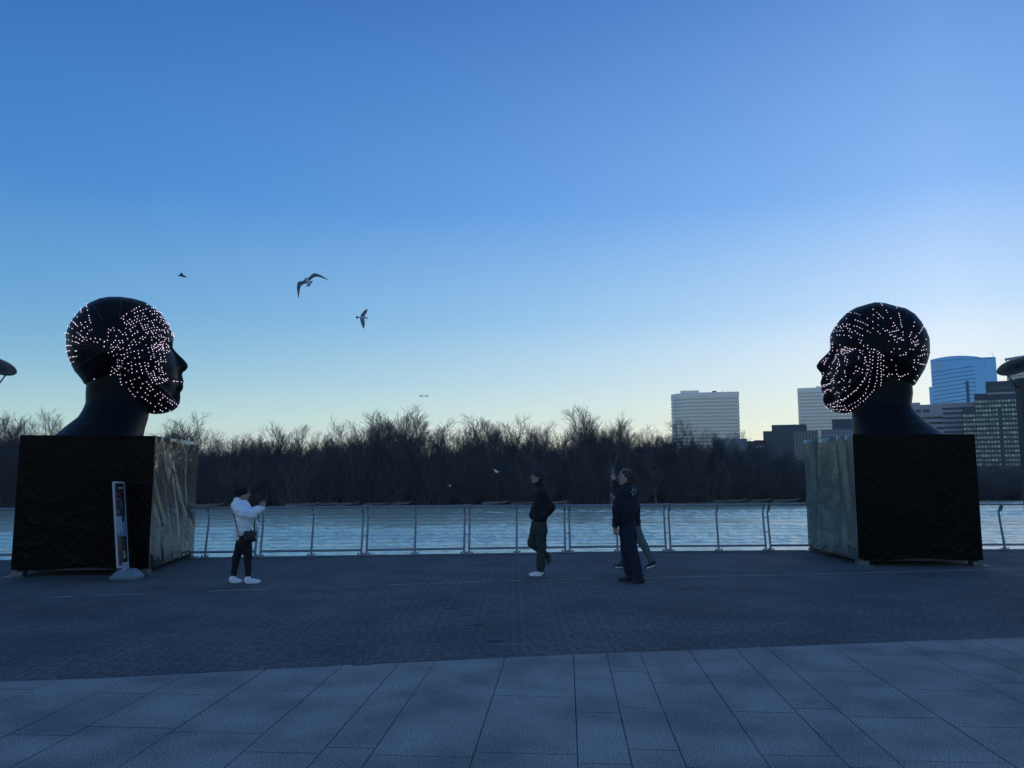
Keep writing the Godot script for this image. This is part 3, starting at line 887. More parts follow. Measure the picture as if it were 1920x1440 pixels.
	for i in 46:
		var a := rng.randf() * TAU
		var p := Vector3(cos(a), 0, sin(a)) * rng.randf() * 1.1
		var d := (Vector3(cos(a) * 0.45, 1, sin(a) * 0.45) + Vector3(rng.randf_range(-0.3, 0.3), 0, rng.randf_range(-0.3, 0.3))).normalized()
		branch(bush, bush, p, d, rng.randf_range(1.6, 3.4), 0.045, 3, 1.0)
		if i % 2: branch(bush, bush, p, d, rng.randf_range(2.0, 3.8), 0.04, 2, 1.0)
	var brush := []
	for i in 2000:
		var x := rng.randf_range(-200.0, 160.0)
		var t := 0.8 + 38.0 * pow(rng.randf(), 1.7)
		brush.append(Transform3D(Basis(Vector3.UP, rng.randf() * TAU).scaled(Vector3(rng.randf_range(1.0, 1.9), rng.randf_range(0.8, 1.9) * clampf(sky_height(x) / 15.0, 0.6, 1.1), rng.randf_range(1.0, 1.9))), Vector3(x, land(x, t, f) - 0.1, shore(x) - t)))
	copies("undergrowth", bush.mesh(), M.twig, brush, "leafless brush and saplings massed along the far bank", "undergrowth")
	var deep := [[], [], []]
	for i in 760:
		var x := rng.randf_range(-240.0, 200.0)
		var t := rng.randf_range(20.0, 85.0)
		var h := sky_height(x * 150.0 / (150.0 + t)) * rng.randf_range(0.50, 0.86)
		if x < -72.0 and x > -110.0 and rng.randf() < 0.5: continue
		var k := i % 3
		var b := land(x, t, f)
		var s: float = (h + WATER - b + t * 0.02) / kinds[[1, 3, 6][k]][2]
		deep[k].append(Transform3D(Basis(Vector3.UP, rng.randf() * TAU).scaled(Vector3(s * 1.1, s, s * 1.1)), Vector3(x, b, shore(x) - t)))
	for k in 3:
		var src: Array = kinds[[1, 3, 6][k]]
		copies("deep_wood", src[1], M.twig, deep[k], "dense leafless wood receding behind the bank trees", "wood")
		copies("deep_wood_trunks", src[0], M.bark, deep[k], "dark trunks crowded deep inside the island wood", "wood")
	# drift logs stranded at the waterline
	rng.seed = 31
	for q in [[-52.0, 5.0, 0.05], [-47.0, 3.5, 0.5], [-36.5, 6.0, 0.05], [-33.0, 4.5, -0.2], [-29.5, 5.0, 0.12], [-23.5, 6.5, 0.02], [-20.0, 4.0, 0.3], [-3.0, 5.0, 0.1], [3.0, 6.0, -0.06], [9.0, 4.0, 0.25], [43.0, 7.0, 0.03], [49.0, 5.0, -0.1], [55.0, 6.0, 0.08], [-66.0, 5.0, 0.1]]:
		var x: float = q[0]
		var o := thing("drift_log", "%s grey drift log at the waterline, %s" % ["long" if q[1] > 4.8 else "short", zone_of(x / 146.0)], "log", Vector3(x, WATER + 0.22, shore(x) + 0.5), q[2], "drift logs on the far bank")
		var mb := MB.new()
		mb.tube([Vector3(-q[1] / 2, 0.0, 0), Vector3(-q[1] * 0.1, 0.12, 0.1), Vector3(q[1] * 0.3, 0.22, 0), Vector3(q[1] / 2, 0.5, -0.1)], [0.34, 0.28, 0.20, 0.10], 6, true)
		put("log", mb, M.driftwood, o)
		var sn := MB.new()
		for i in 4:
			var b := Vector3(q[1] * rng.randf_range(-0.3, 0.4), 0.15, 0)
			sn.tube([b, b + Vector3(rng.randf_range(-0.6, 0.9), rng.randf_range(0.3, 0.9), rng.randf_range(-0.2, 0.2))], [0.06, 0.03], 4)
		put("snag", sn, M.driftwood, o)

func zone_of(r: float) -> String:   # r: sideways over forward distance
	if r < -0.60: return "left of the left pedestal"
	if r < -0.41: return "behind the left giant head"
	if r < -0.29: return "between left head and white-coated woman"
	if r < -0.17: return "right of the white-coated woman"
	if r < -0.06: return "between the woman and beanie man"
	if r < 0.06: return "behind the man in the beanie"
	if r < 0.18: return "behind the two men standing together"
	if r < 0.31: return "under the white curved tower"
	if r < 0.43: return "between curved tower and right head"
	return "beside and behind the right pedestal"

func copies(called: String, m: Mesh, material: Material, where: Array, label: String, category: String):
	var mm := MultiMesh.new()
	mm.transform_format = MultiMesh.TRANSFORM_3D
	mm.mesh = m
	mm.instance_count = where.size()
	for i in where.size(): mm.set_instance_transform(i, where[i])
	var o := MultiMeshInstance3D.new()
	o.name = numbered(called)
	o.multimesh = mm
	o.material_override = material
	tag(o, label, category, "", "stuff")
	add_child(o)

# ---------------------------------------------------------------- towers over the river
func ring_band(poly: PackedVector2Array, grow: float, y0: float, y1: float) -> MB:
	var mb := MB.new()
	var out: Array = Geometry2D.offset_polygon(poly, grow)
	mb.prism(out[0] if out.size() else poly, y0, y1, true)
	return mb

func rect(x0: float, x1: float, z0: float, z1: float) -> PackedVector2Array:
	return PackedVector2Array([Vector2(x0, z0), Vector2(x1, z0), Vector2(x1, z1), Vector2(x0, z1)])

func facing(at: Vector3) -> float: return atan2(-at.x, -at.z)

func towers():
	var base := -6.0
	# white banded tower with a rounded left end
	var t := thing("office_tower", "broad white banded office tower with a rounded left end", "office tower", Vector3(130, base, -535), facing(Vector3(130, base, -535)))
	t.scale.x = cos(t.rotation.y)
	t.position.x -= 12.0 * sin(t.rotation.y)
	var poly := PackedVector2Array()
	for i in 9:
		var a := PI * 0.5 + PI * 0.5 * i / 8.0
		poly.append(Vector2(-2.0 + 19.6 * cos(a), 1.0 + 14.0 * sin(a)))
	poly.append_array(PackedVector2Array([Vector2(-21.6, -16), Vector2(24.4, -16), Vector2(24.4, 15)]))
	var core := MB.new()
	core.prism(poly, 0, 59.6)
	put("glazing", core, M.grey_glass, t)
	for k in 24:
		put("spandrel", ring_band(poly, 0.35, 2.0 + k * 2.42, 3.25 + k * 2.42), M.white_spandrel, t)
	put("parapet", ring_band(poly, 0.4, 59.0, 61.6), M.white_spandrel, t)
	var pm := MB.new()
	pm.box(Vector3(-8.5, 62.6, 2), Vector3(13, 2.2, 14))
	put("roof_plant", pm, M.white_spandrel, t)
	var rm := MB.new()
	rm.box(Vector3(8.5, 62.4, 6), Vector3(3.0, 1.7, 3))
	rm.tube([Vector3(14, 61, 8), Vector3(14, 64.6, 8)], [0.12, 0.08], 5)
	put("roof_mast", rm, M.dark_stone, t)
	# its sister behind the chin of the right head
	t = thing("office_tower", "white banded office tower half hidden behind the right head's chin", "office tower", Vector3(222, base, -552), facing(Vector3(222, base, -552)))
	t.scale.x = cos(t.rotation.y)
	t.position.x -= 12.0 * sin(t.rotation.y)
	poly = rect(-20.1, 22, -14, 12)
	core = MB.new()
	core.prism(poly, 0, 66.0)
	put("glazing", core, M.grey_glass, t)
	for k in 27:
		put("spandrel", ring_band(poly, 0.35, 1.2 + k * 2.42, 2.5 + k * 2.42), M.white_spandrel, t)
	put("parapet", ring_band(poly, 0.4, 65.4, 67.4), M.white_spandrel, t)
	pm = MB.new()
	pm.box(Vector3(-1.0, 68.2, 0), Vector3(12, 1.8, 10))
	put("roof_plant", pm, M.white_spandrel, t)
	# dark block with a finned right side
	t = thing("office_block", "dark low office block with a finned facade and a penthouse", "office block", Vector3(145, base, -412), facing(Vector3(145, base, -412)))
	t.scale.x = cos(t.rotation.y)
	t.position.x -= 12.0 * sin(t.rotation.y)
	core = MB.new()
	core.prism(rect(-14.4, 1.2, -10, 12), 0, 29.2)
	put("wall", core, M.dark_stone, t)
	core = MB.new()
	core.prism(rect(1.25, 14.2, -9.5, 11.5), 0, 29.1)
	put("glazing", core, M.dark_glass, t)
	for k in 17:
		var fin := MB.new()
		fin.box(Vector3(1.7 + k * 0.76, 14.5, 11.8), Vector3(0.3, 29.0, 0.5))
		put("fin", fin, M.mid_stone, t)
	core = MB.new()
	core.prism(rect(-9.8, 8.6, -6, 8), 29.1, 32.6)
	put("penthouse", core, M.dark_stone, t)
	core = MB.new()
	for q in [[5.5, 1.8], [7.2, 2.6], [2.0, 1.0]]: core.tube([Vector3(q[0], 32.6, 0), Vector3(q[0], 32.6 + q[1], 0)], [0.1, 0.06], 5)
	put("roof_mast", core, M.dark_stone, t)
	# grey block with slit windows
	t = thing("office_block", "grey office block with rows of slit windows beside the right neck", "office block", Vector3(183, base, -440), facing(Vector3(183, base, -440)))
	t.scale.x = cos(t.rotation.y)
	t.position.x -= 12.0 * sin(t.rotation.y)
	core = MB.new()
	core.prism(rect(-10.9, 11, -10, 10), 0, 31.6)
	put("wall", core, M.mid_stone, t)
	core = MB.new()
	core.prism(rect(-4.4, 12, -8, 8), 31.6, 37.4)
	put("penthouse", core, M.dark_stone, t)
	var slit := MB.new()
	slit.box(Vector3.ZERO, Vector3(0.5, 1.1, 0.2))
	var sm := slit.mesh()
	for r in 4:
		for k in 12:
			var o := put("window", sm, M.dark_glass, t)
			o.position = Vector3(-9.6 + k * 1.7, 29.6 - r * 3.6, 10.06)
	for r in 4:
		var bd := MB.new()
		bd.box(Vector3(0, 31.0 - r * 3.6, 10.1), Vector3(21.0, 0.35, 0.25))
		put("sill_band", bd, M.dark_stone, t)
	# low grey and red blocks behind the trees
	t = thing("office_block", "low grey flat-roofed block below the curved tower", "office block", Vector3(133, base, -470), facing(Vector3(133, base, -470)))
	t.scale.x = cos(t.rotation.y)
	t.position.x -= 12.0 * sin(t.rotation.y)
	core = MB.new()
	core.prism(rect(-14, 7.0, -8, 10), 0, 27.6)
	put("wall", core, M.mid_stone, t)
	core = MB.new()
	core.prism(rect(7.1, 17.5, -7.5, 9.5), 0, 26.1)
	put("wing", core, M.dark_stone, t)
	for k in 10:
		var o := put("window", sm, M.dark_glass, t)
		o.position = Vector3(-12.5 + k * 2.0, 24.5, 10.06)
	t = thing("brick_building", "low red brick building glimpsed left of the curved tower", "building", Vector3(80, base, -408), facing(Vector3(80, base, -408)))
	t.scale.x = cos(t.rotation.y)
	t.position.x -= 12.0 * sin(t.rotation.y)
	core = MB.new()
	core.prism(rect(-16, 4.0, -8, 8), 0, 20.3)
	put("wall", core, M.red_brick, t)
	core = MB.new()
	core.prism(rect(-1.5, 5.0, -6, 6), 20.3, 22.6)
	put("penthouse", core, M.red_brick, t)
	t = thing("brick_building", "narrow red brick building squeezed beside the dark finned block", "building", Vector3(126.5, base, -404), facing(Vector3(126.5, base, -404)))
	t.scale.x = cos(t.rotation.y)
	t.position.x -= 12.0 * sin(t.rotation.y)
	core = MB.new()
	core.prism(rect(-3.2, 2.6, -5, 5), 0, 24.2)
	put("wall", core, M.red_brick, t)
	for k in 3:
		var o := put("window", sm, M.sky_pane, t)
		o.position = Vector3(-1.6 + k * 1.5, 21.0, 5.06)
	# mauve block with dark window bands, right of the right neck
	t = thing("office_block", "mauve-grey office block with wide dark window bands", "office block", Vector3(222, base, -432), facing(Vector3(222, base, -432)))
	t.scale.x = cos(t.rotation.y)
	t.position.x -= 12.0 * sin(t.rotation.y)
	core = MB.new()
	core.prism(rect(-14, 15, -10, 10), 0, 44.6)
	put("wall", core, M.mauve_stone, t)
	for k in 9:
		var bd := MB.new()
		bd.box(Vector3(3.0, 39.0 - k * 2.9 - 1.7, 10.02), Vector3(23.5, 1.1, 0.3))
		put("window_band", bd, M.dark_glass, t)
	for q in [[0.2, 3.0], [4.6, 3.6]]:
		var bd := MB.new()
		bd.box(Vector3(q[0] + 0.8, 41.2, 10.02), Vector3(q[1], 1.6, 0.3))
		put("window", bd, M.dark_glass, t)
	core = MB.new()
	core.prism(rect(-4, 2.5, -5, 5), 44.6, 46.3)
	put("roof_plant", core, M.mauve_stone, t)
	# tall blue glass tower with an arched top
	t = thing("glass_tower", "tall blue glass tower with a bowed top edge", "tower", Vector3(334, base, -575), facing(Vector3(334, base, -575)))
	t.scale.x = cos(t.rotation.y)
	t.position.x -= 12.0 * sin(t.rotation.y)
	var front := PackedVector2Array()
	for i in 11:
		var u := i / 10.0
		front.append(Vector2(-24.0 + 36.0 * u, 15.0 + 2.6 * sin(PI * u)))
	poly = front.duplicate()
	poly.append_array(PackedVector2Array([Vector2(13.5, 15), Vector2(24.2, 13.0), Vector2(24.2, -14), Vector2(-24, -14)]))
	core = MB.new()
	# the top edge bows, so the wall is built strip by strip
	var m := poly.size()
	var top := func(x: float) -> float: return 91.6 + 1.5 * (1.0 - pow((x + 6.0) / 18.0, 2.0)) if x < 12.5 else 91.0
	for i in m:
		var a := poly[i]
		var b := poly[(i + 1) % m]
		core.quad(Vector3(a.x, 0, a.y), Vector3(b.x, 0, b.y), Vector3(b.x, top.call(b.x), b.y), Vector3(a.x, top.call(a.x), a.y))
	put("glazing", core, M.blue_glass, t)
	core = MB.new()
	core.prism(poly, 90.0, 90.4)
	put("roof", core, M.blue_line, t)
	for k in 15:
		var y := 41.0 + k * 2.9
		var bd := MB.new()
		var a := []
		for i in 10: a.append(Vector3(front[i].x + 0.2, y + 3.4 * i / 10.0, front[i].y + 0.06))
		bd.tube(a, [0.2, 0.2, 0.2, 0.2, 0.2, 0.2, 0.2, 0.2, 0.2, 0.2], 4)
		put("floor_line", bd, M.blue_line, t)
	var corner := MB.new()
	corner.box(Vector3(2.6, 62.0, 17.9), Vector3(1.7, 24.0, 0.8))
	put("vertical_slot", corner, M.blue_line, t)
	for q in [[-22.0, 87.2, 1.0, 2.6], [-20.2, 87.2, 1.2, 2.6], [-17.8, 87.2, 0.9, 2.4], [-16.4, 87.2, 0.9, 2.4], [-15.0, 87.2, 0.9, 2.4], [-21.8, 84.0, 1.4, 1.4], [-18.5, 84.0, 2.4, 0.9], [-21.8, 80.4, 1.4, 1.0], [-19.8, 80.4, 1.4, 0.8], [-21.8, 77.2, 1.2, 1.0], [-19.6, 77.2, 1.4, 0.8], [-21.8, 70.8, 1.2, 1.0], [-19.2, 70.8, 2.0, 0.8], [16.6, 87.6, 1.6, 1.4]]:
		var pn := MB.new()
		var zz: float = 15.0 + 2.6 * sin(PI * clampf((q[0] + 24.0) / 36.0, 0, 1)) + 0.25 if q[0] < 12.0 else 14.9
		pn.box(Vector3(q[0], q[1], zz), Vector3(q[2], q[3], 0.3))
		put("bright_pane", pn, M.sky_pane, t)  # pale colour painted in for sky showing through the glazing
	core = MB.new()
	core.prism(rect(-26.4, -24.1, -12, 13), 0, 71.5)
	put("side_wing", core, M.blue_glass, t)
	core = MB.new()
	core.tube([Vector3(22.5, 91, 8), Vector3(22.5, 94.2, 8), Vector3(20.5, 94.2, 8)], [0.15, 0.12, 0.1], 4)
	put("roof_mast", core, M.blue_line, t)
	# mauve banded block in front of it
	t = thing("office_block", "beige and mauve striped office block in front of the blue tower", "office block", Vector3(222, base, -391), facing(Vector3(222, base, -391)))
	t.scale.x = cos(t.rotation.y)
	t.position.x -= 12.0 * sin(t.rotation.y)
	core = MB.new()
	core.prism(rect(-8.6, 8.2, -9, 10), 0, 42.2)
	put("wall", core, M.mauve_stone, t)
	for k in 11:
		var bd := MB.new()
		bd.box(Vector3(-0.2, 39.4 - k * 2.35, 10.03), Vector3(16.6, 0.95, 0.3))
		put("window_band", bd, M.dark_stone, t)
	# stepped block with a grid of green panes
	t = thing("office_block", "stepped dark office block with a grid of greenish panes", "office block", Vector3(224, base, -370), facing(Vector3(224, base, -370)))
	t.scale.x = cos(t.rotation.y)
	t.position.x -= 12.0 * sin(t.rotation.y)
	for q in [[-12.9, -6.9, 38.4, -1.0], [-6.85, -1.0, 44.8, -0.6], [-0.95, 17.0, 50.3, -0.2]]:
		core = MB.new()
		core.prism(rect(q[0], q[1], -9, 10 + q[3]), 0, q[2])
		put("wall", core, M.green_frame, t)
	var pane := MB.new()
	pane.box(Vector3.ZERO, Vector3(1.12, 1.08, 0.2), Basis.IDENTITY)
	var panem := pane.mesh()
	rng.seed = 64
	for r in 18:
		for k in 19:
			var x := -12.1 + k * 1.53
			var y := 47.3 - r * 2.12
			var lim := 36.6 if x < -6.9 else (42.5 if x < -0.95 else 43.0)
			if y > lim or y < 8: continue
			if k == 11 and r > 4: continue
			var zz := 10.0 - (1.0 if x < -6.9 else (0.6 if x < -0.95 else 0.2))
			var o := put("window", panem, [M.green_pane, M.green_pane, M.green_pane_pale, M.green_pane_dim][rng.randi() % 4], t)
			o.position = Vector3(x, y, zz + 0.05)
	for k in 4:
		var ar := MB.new()
		var mid := Vector3(1.6 + k * 2.6, 46.4, 9.95)
		var pts := []
		for i in 9: pts.append(mid + Vector3(-1.0 * cos(PI * i / 8.0), 1.2 * sin(PI * i / 8.0), 0))
		ar.tube(pts, [0.16, 0.16, 0.16, 0.16, 0.16, 0.16, 0.16, 0.16, 0.16], 4)
		put("arch_trim", ar, M.mid_stone, t)
	core = MB.new()
	core.box(Vector3(8.0, 44.6, 9.92), Vector3(17.6, 0.8, 0.3))
	put("cornice", core, M.mauve_stone, t)
	# pale tower top at the right border
	t = thing("office_tower", "grey tower with an open roof frame at the right border", "office tower", Vector3(412, base, -612), facing(Vector3(412, base, -612)))
	t.scale.x = cos(t.rotation.y)
	t.position.x -= 12.0 * sin(t.rotation.y)
	core = MB.new()
	core.prism(rect(-22, 26, -10, 10), 0, 92.0)
	put("wall", core, M.grey_glass, t)
	core = MB.new()
	core.box(Vector3(2, 100.2, 9.6), Vector3(49.6, 1.8, 1.2), Basis(Vector3(0, 0, 1), 0.09))
	for k in 6: core.box(Vector3(-21.5 + k * 8.0, 95.4 + k * 0.5, 9.5), Vector3(0.9, 7.2 + k, 1.0))
	put("roof_frame", core, M.mid_stone, t)
	for k in 12:
		var bd := MB.new()
		bd.box(Vector3(2, 90.0 - k * 2.9, 10.03), Vector3(47.5, 0.9, 0.3))
		put("spandrel", bd, M.mid_stone, t)

# ---------------------------------------------------------------- railing
func edge_z(x: float) -> float:
	var e := deck_edge()
	for i in e.size() - 1:
		if x <= e[i + 1].x: return lerpf(e[i].y, e[i + 1].y, (x - e[i].x) / (e[i + 1].x - e[i].x))
	return e[-1].y

func railing():
	var t := thing("railing", "dark steel cable railing along the edge of the river promenade", "railing", Vector3(0, 0, -17.5))
	var root := Vector3(0, 0, -17.5)
	var pairs := [-14.75, -12.45, -10.05, -7.79, -5.52, -3.275, -1.02, 1.275, 3.635, 6.015, 8.39, 10.75, 13.1, 15.45]
	var mids := [-13.6, -11.3, -8.9, -6.6, -4.4, -2.17, 0.11, 2.44, 4.83, 7.2, 9.57, 11.72, 14.3]
	mids[1] = -10.9
	var plate := MB.new()
	plate.box(Vector3(0, 0.012, 0), Vector3(0.17, 0.024, 0.12))
	for s in [-1, 1]: plate.tube([Vector3(0.06 * s, 0.02, 0.02), Vector3(0.06 * s, 0.06, 0.02)], [0.018, 0.018], 6, true)
	var plm := plate.mesh()
	var post := func(x: float, toe: float):
		var z := edge_z(x) + 0.09
		var mb := MB.new()
		mb.tube([Vector3(x, 0.02, z), Vector3(x, 0.30, z - 0.05), Vector3(x, 0.62, z - 0.115), Vector3(x, 0.88, z - 0.15), Vector3(x, 1.0, z - 0.09), Vector3(x, 1.065, z - 0.02)], [0.027, 0.025, 0.023, 0.021, 0.02, 0.02], 6, true, 1.5)
		mb.box(Vector3(x + toe, 0.97, z - 0.085), Vector3(0.012, 0.13, 0.12), Basis(Vector3(0, 0, 1), -0.35 * signf(toe)))
		for i in mb.v.size(): mb.v[i] -= root
		put("post", mb, M.steel, t)
		put("base_plate", plm, M.steel, t).position = Vector3(x, 0.006, z) - root
	for x in mids: post.call(x, 0.022)
	for x in pairs:
		post.call(x - 0.056, -0.022)
		post.call(x + 0.056, 0.022)
		var z := edge_z(x) + 0.09
		for q in [[0.43, 0.076], [0.76, 0.135]]:
			var mb := MB.new()
			mb.box(Vector3(x, q[0], z - q[1]) - root, Vector3(0.112, 0.018, 0.02))
			put("rung", mb, M.steel, t)
		var cap := MB.new()
		cap.box(Vector3(x, 1.10, z - 0.02) - root, Vector3(0.17, 0.016, 0.05))
		put("cap_plate", cap, M.steel, t)
	for i in pairs.size() - 1:
		var a: float = pairs[i] + 0.056
		var b: float = pairs[i + 1] - 0.056
		var pa := Vector3(a, 0, edge_z(a) + 0.09) - root
		var pb := Vector3(b, 0, edge_z(b) + 0.09) - root
		var dirv := (pb - pa).normalized() * 0.03
		var top := MB.new()
		top.tube([pa - dirv + Vector3(0, 1.07, -0.02), pb + dirv + Vector3(0, 1.07, -0.02)], [0.022, 0.022], 8, true)
		put("top_rail", top, M.steel, t)
		var low := MB.new()
		low.tube([pa + Vector3(0, 0.125, -0.02), pb + Vector3(0, 0.125, -0.02)], [0.026, 0.026], 8, true)
		put("bottom_rail", low, M.steel, t)
		for k in 10:
			var y := 0.20 + k * 0.078
			var off := -0.02 - 0.16 * minf(y, 0.88) * 0.95
			var cb := MB.new()
			cb.tube([pa + Vector3(0, y, off), (pa + pb) / 2 + Vector3(0, y - 0.004, off), pb + Vector3(0, y, off)], [0.003, 0.003, 0.003], 5)
			put("cable", cb, M.cable, t)

# ---------------------------------------------------------------- draped pedestals
func crates():
	crate("tall black-draped box pedestal under the left giant head, shiny right side", Vector3(-7.88, 0, -15.44), deg_to_rad(7.5), Vector3(2.28, 2.49, 2.95), 1)
	crate("tall black-draped box pedestal under the right giant head, swagged left side", Vector3(8.10, 0, -16.86), deg_to_rad(-1.5), Vector3(2.40, 2.585, 2.8), -1)

func crate(label: String, at: Vector3, turn: float, size: Vector3, shiny: int):
	var t := thing("draped_pedestal", label, "pedestal", at, turn)
	var f := FastNoiseLite.new()
	f.seed = 50 + shiny
	f.frequency = 0.9
	f.fractal_octaves = 3
	var h := size / 2
	var y0 := 0.15
	# corner feet and skids
	for sx in [-1, 1]:
		for sz in [-1, 1]:
			var foot := MB.new()
			foot.box(Vector3(sx * (h.x - 0.09), 0.055, sz * (h.z - 0.09)), Vector3(0.2, 0.08, 0.2), Basis.IDENTITY, 0.008)
			foot.box(Vector3(sx * (h.x - 0.07), 0.009, sz * (h.z - 0.07)), Vector3(0.34, 0.018, 0.34))
			foot.box(Vector3(sx * (h.x - 0.05), 0.15, sz * (h.z - 0.05)), Vector3(0.07, 0.14, 0.07))
			put("corner_foot", foot, M.galvanised, t)
	for s in [-1, 1]:
		var sk := MB.new()
		sk.box(Vector3(s * (h.x - 0.05), 0.135, 0), Vector3(0.07, 0.07, size.z - 0.3))
		put("base_rail", sk, M.galvanised, t)
		sk = MB.new()
		sk.box(Vector3(0, 0.135, s * (h.z - 0.05)), Vector3(size.x - 0.3, 0.07, 0.07))
		put("base_rail", sk, M.lamp_paint, t)
	# sheets: u along the face, v up
	var n := 110
	for face in 4:   # front, right, back, left
		var pos := PackedVector3Array()
		var wide := size.x if face % 2 == 0 else size.z
		var deep := h.z if face % 2 == 0 else h.x
		n = 110
		var side := face == 1 and shiny > 0 or face == 3 and shiny < 0
		for j in n + 1:
			var v := 1.0 - float(j) / n
			for i in n + 1:
				var u := float(i) / n
				var d := 0.0
				var x := (u - 0.5) * wide
				var y := lerpf(y0 - 0.02 * sin(u * 9.0 + face) - 0.02, size.y, v)
				var edge := smoothstep(0.0, 0.06, u) * smoothstep(1.0, 0.94, u) * smoothstep(1.0, 0.97, v)
				if side and shiny > 0:
					var q := x * 0.85 + y * 0.40
					var r := y - x * 0.8
					var k1 := 1.0 - minf(absf(f.get_noise_2d(q * 0.9, r * 0.22)) * 4.5, 1.0)
					var k2 := 1.0 - minf(absf(f.get_noise_2d(q * 1.7 + 9.0, r * 0.4 + 4.0)) * 6.0, 1.0)
					d = 0.024 * pow(k1, 2.5) + 0.006 * pow(k2, 2.5) + 0.02 * f.get_noise_2d(x * 0.7 + 9.0, y * 0.35)
				elif side:
					var s := u
					var t1 := 1.0 - v
					var pleat := sin(TAU * (s * 3.2 + 1.5 * t1 * (0.45 - s)) + 3.2 * f.get_noise_2d(x * 0.6, y * 0.12)) * (0.25 + 0.75 * pow(1.0 - t1, 0.8)) * (0.042 + 0.030 * f.get_noise_2d(x * 1.3, 8.0))
					var sag := t1 - 0.56 + 1.6 * pow(s - 0.48, 2.0)
					var swag := sin(TAU * sag * 4.0 + 1.2 * f.get_noise_2d(x * 0.5, y * 0.5)) * 0.006 * exp(-pow(sag / 0.20, 2.0)) * exp(-pow((s - 0.45) / 0.32, 2.0))
					var crumple := 1.0 - minf(absf(f.get_noise_2d(x * 1.6, y * 1.6)) * 4.0, 1.0)
					d = pleat + swag + 0.014 * pow(crumple, 2.0) * smoothstep(0.72, 0.95, t1)
				else:
					var k3 := 1.0 - minf(absf(f.get_noise_2d((x + y) * 0.8, (y - x) * 0.35 + 7.0 * face)) * 6.0, 1.0)
					var k4 := 1.0 - minf(absf(f.get_noise_2d((x - y * 0.4) * 1.5 + 30.0, y * 1.2 + 7.0 * face)) * 8.0, 1.0)
					d = 0.008 * f.get_noise_2d(x * 0.9 + 20.0 * face, y * 1.0) + 0.005 * pow(k3, 2.5) + 0.007 * pow(k4, 2.5) * smoothstep(0.75, 0.2, v)
				d *= edge
				var p := Vector3(x, y, deep + 0.012 + d)
				pos.append(Basis(Vector3.UP, PI / 2 * face) * p)
		var mb := MB.new()
		mb.grid(pos, n + 1)
		put(["front_sheet", "side_sheet", "back_sheet", "side_sheet"][face], mb, (M.glossy_sheet if shiny > 0 else M.satin_sheet) if side else M.black_sheet, t)
	var top := MB.new()
	top.box(Vector3(0, size.y - 0.005, 0), Vector3(size.x + 0.02, 0.03, size.z + 0.02), Basis.IDENTITY, 0.01)
	put("top_sheet", top, M.black_sheet, t)
	var hull := MB.new()
	hull.box(Vector3(0, (size.y + y0) / 2, 0), Vector3(size.x - 0.06, size.y - y0 - 0.05, size.z - 0.06))
	put("frame_core", hull, M.lamp_paint, t)

# ---------------------------------------------------------------- giant heads
func heads():
	giant_head("giant black profile head facing right, freckled with small white lights", Vector3(-8.091, 2.495, -15.6), 0.47847, left_profile, left_lights, left_neck, 1.0, 4.301)
	giant_head("giant black profile head facing left, dotted with curved rows of white lights", Vector3(8.285, 2.59, -16.9), -0.4558, right_profile, right_lights, right_neck, -1.0, 4.415)

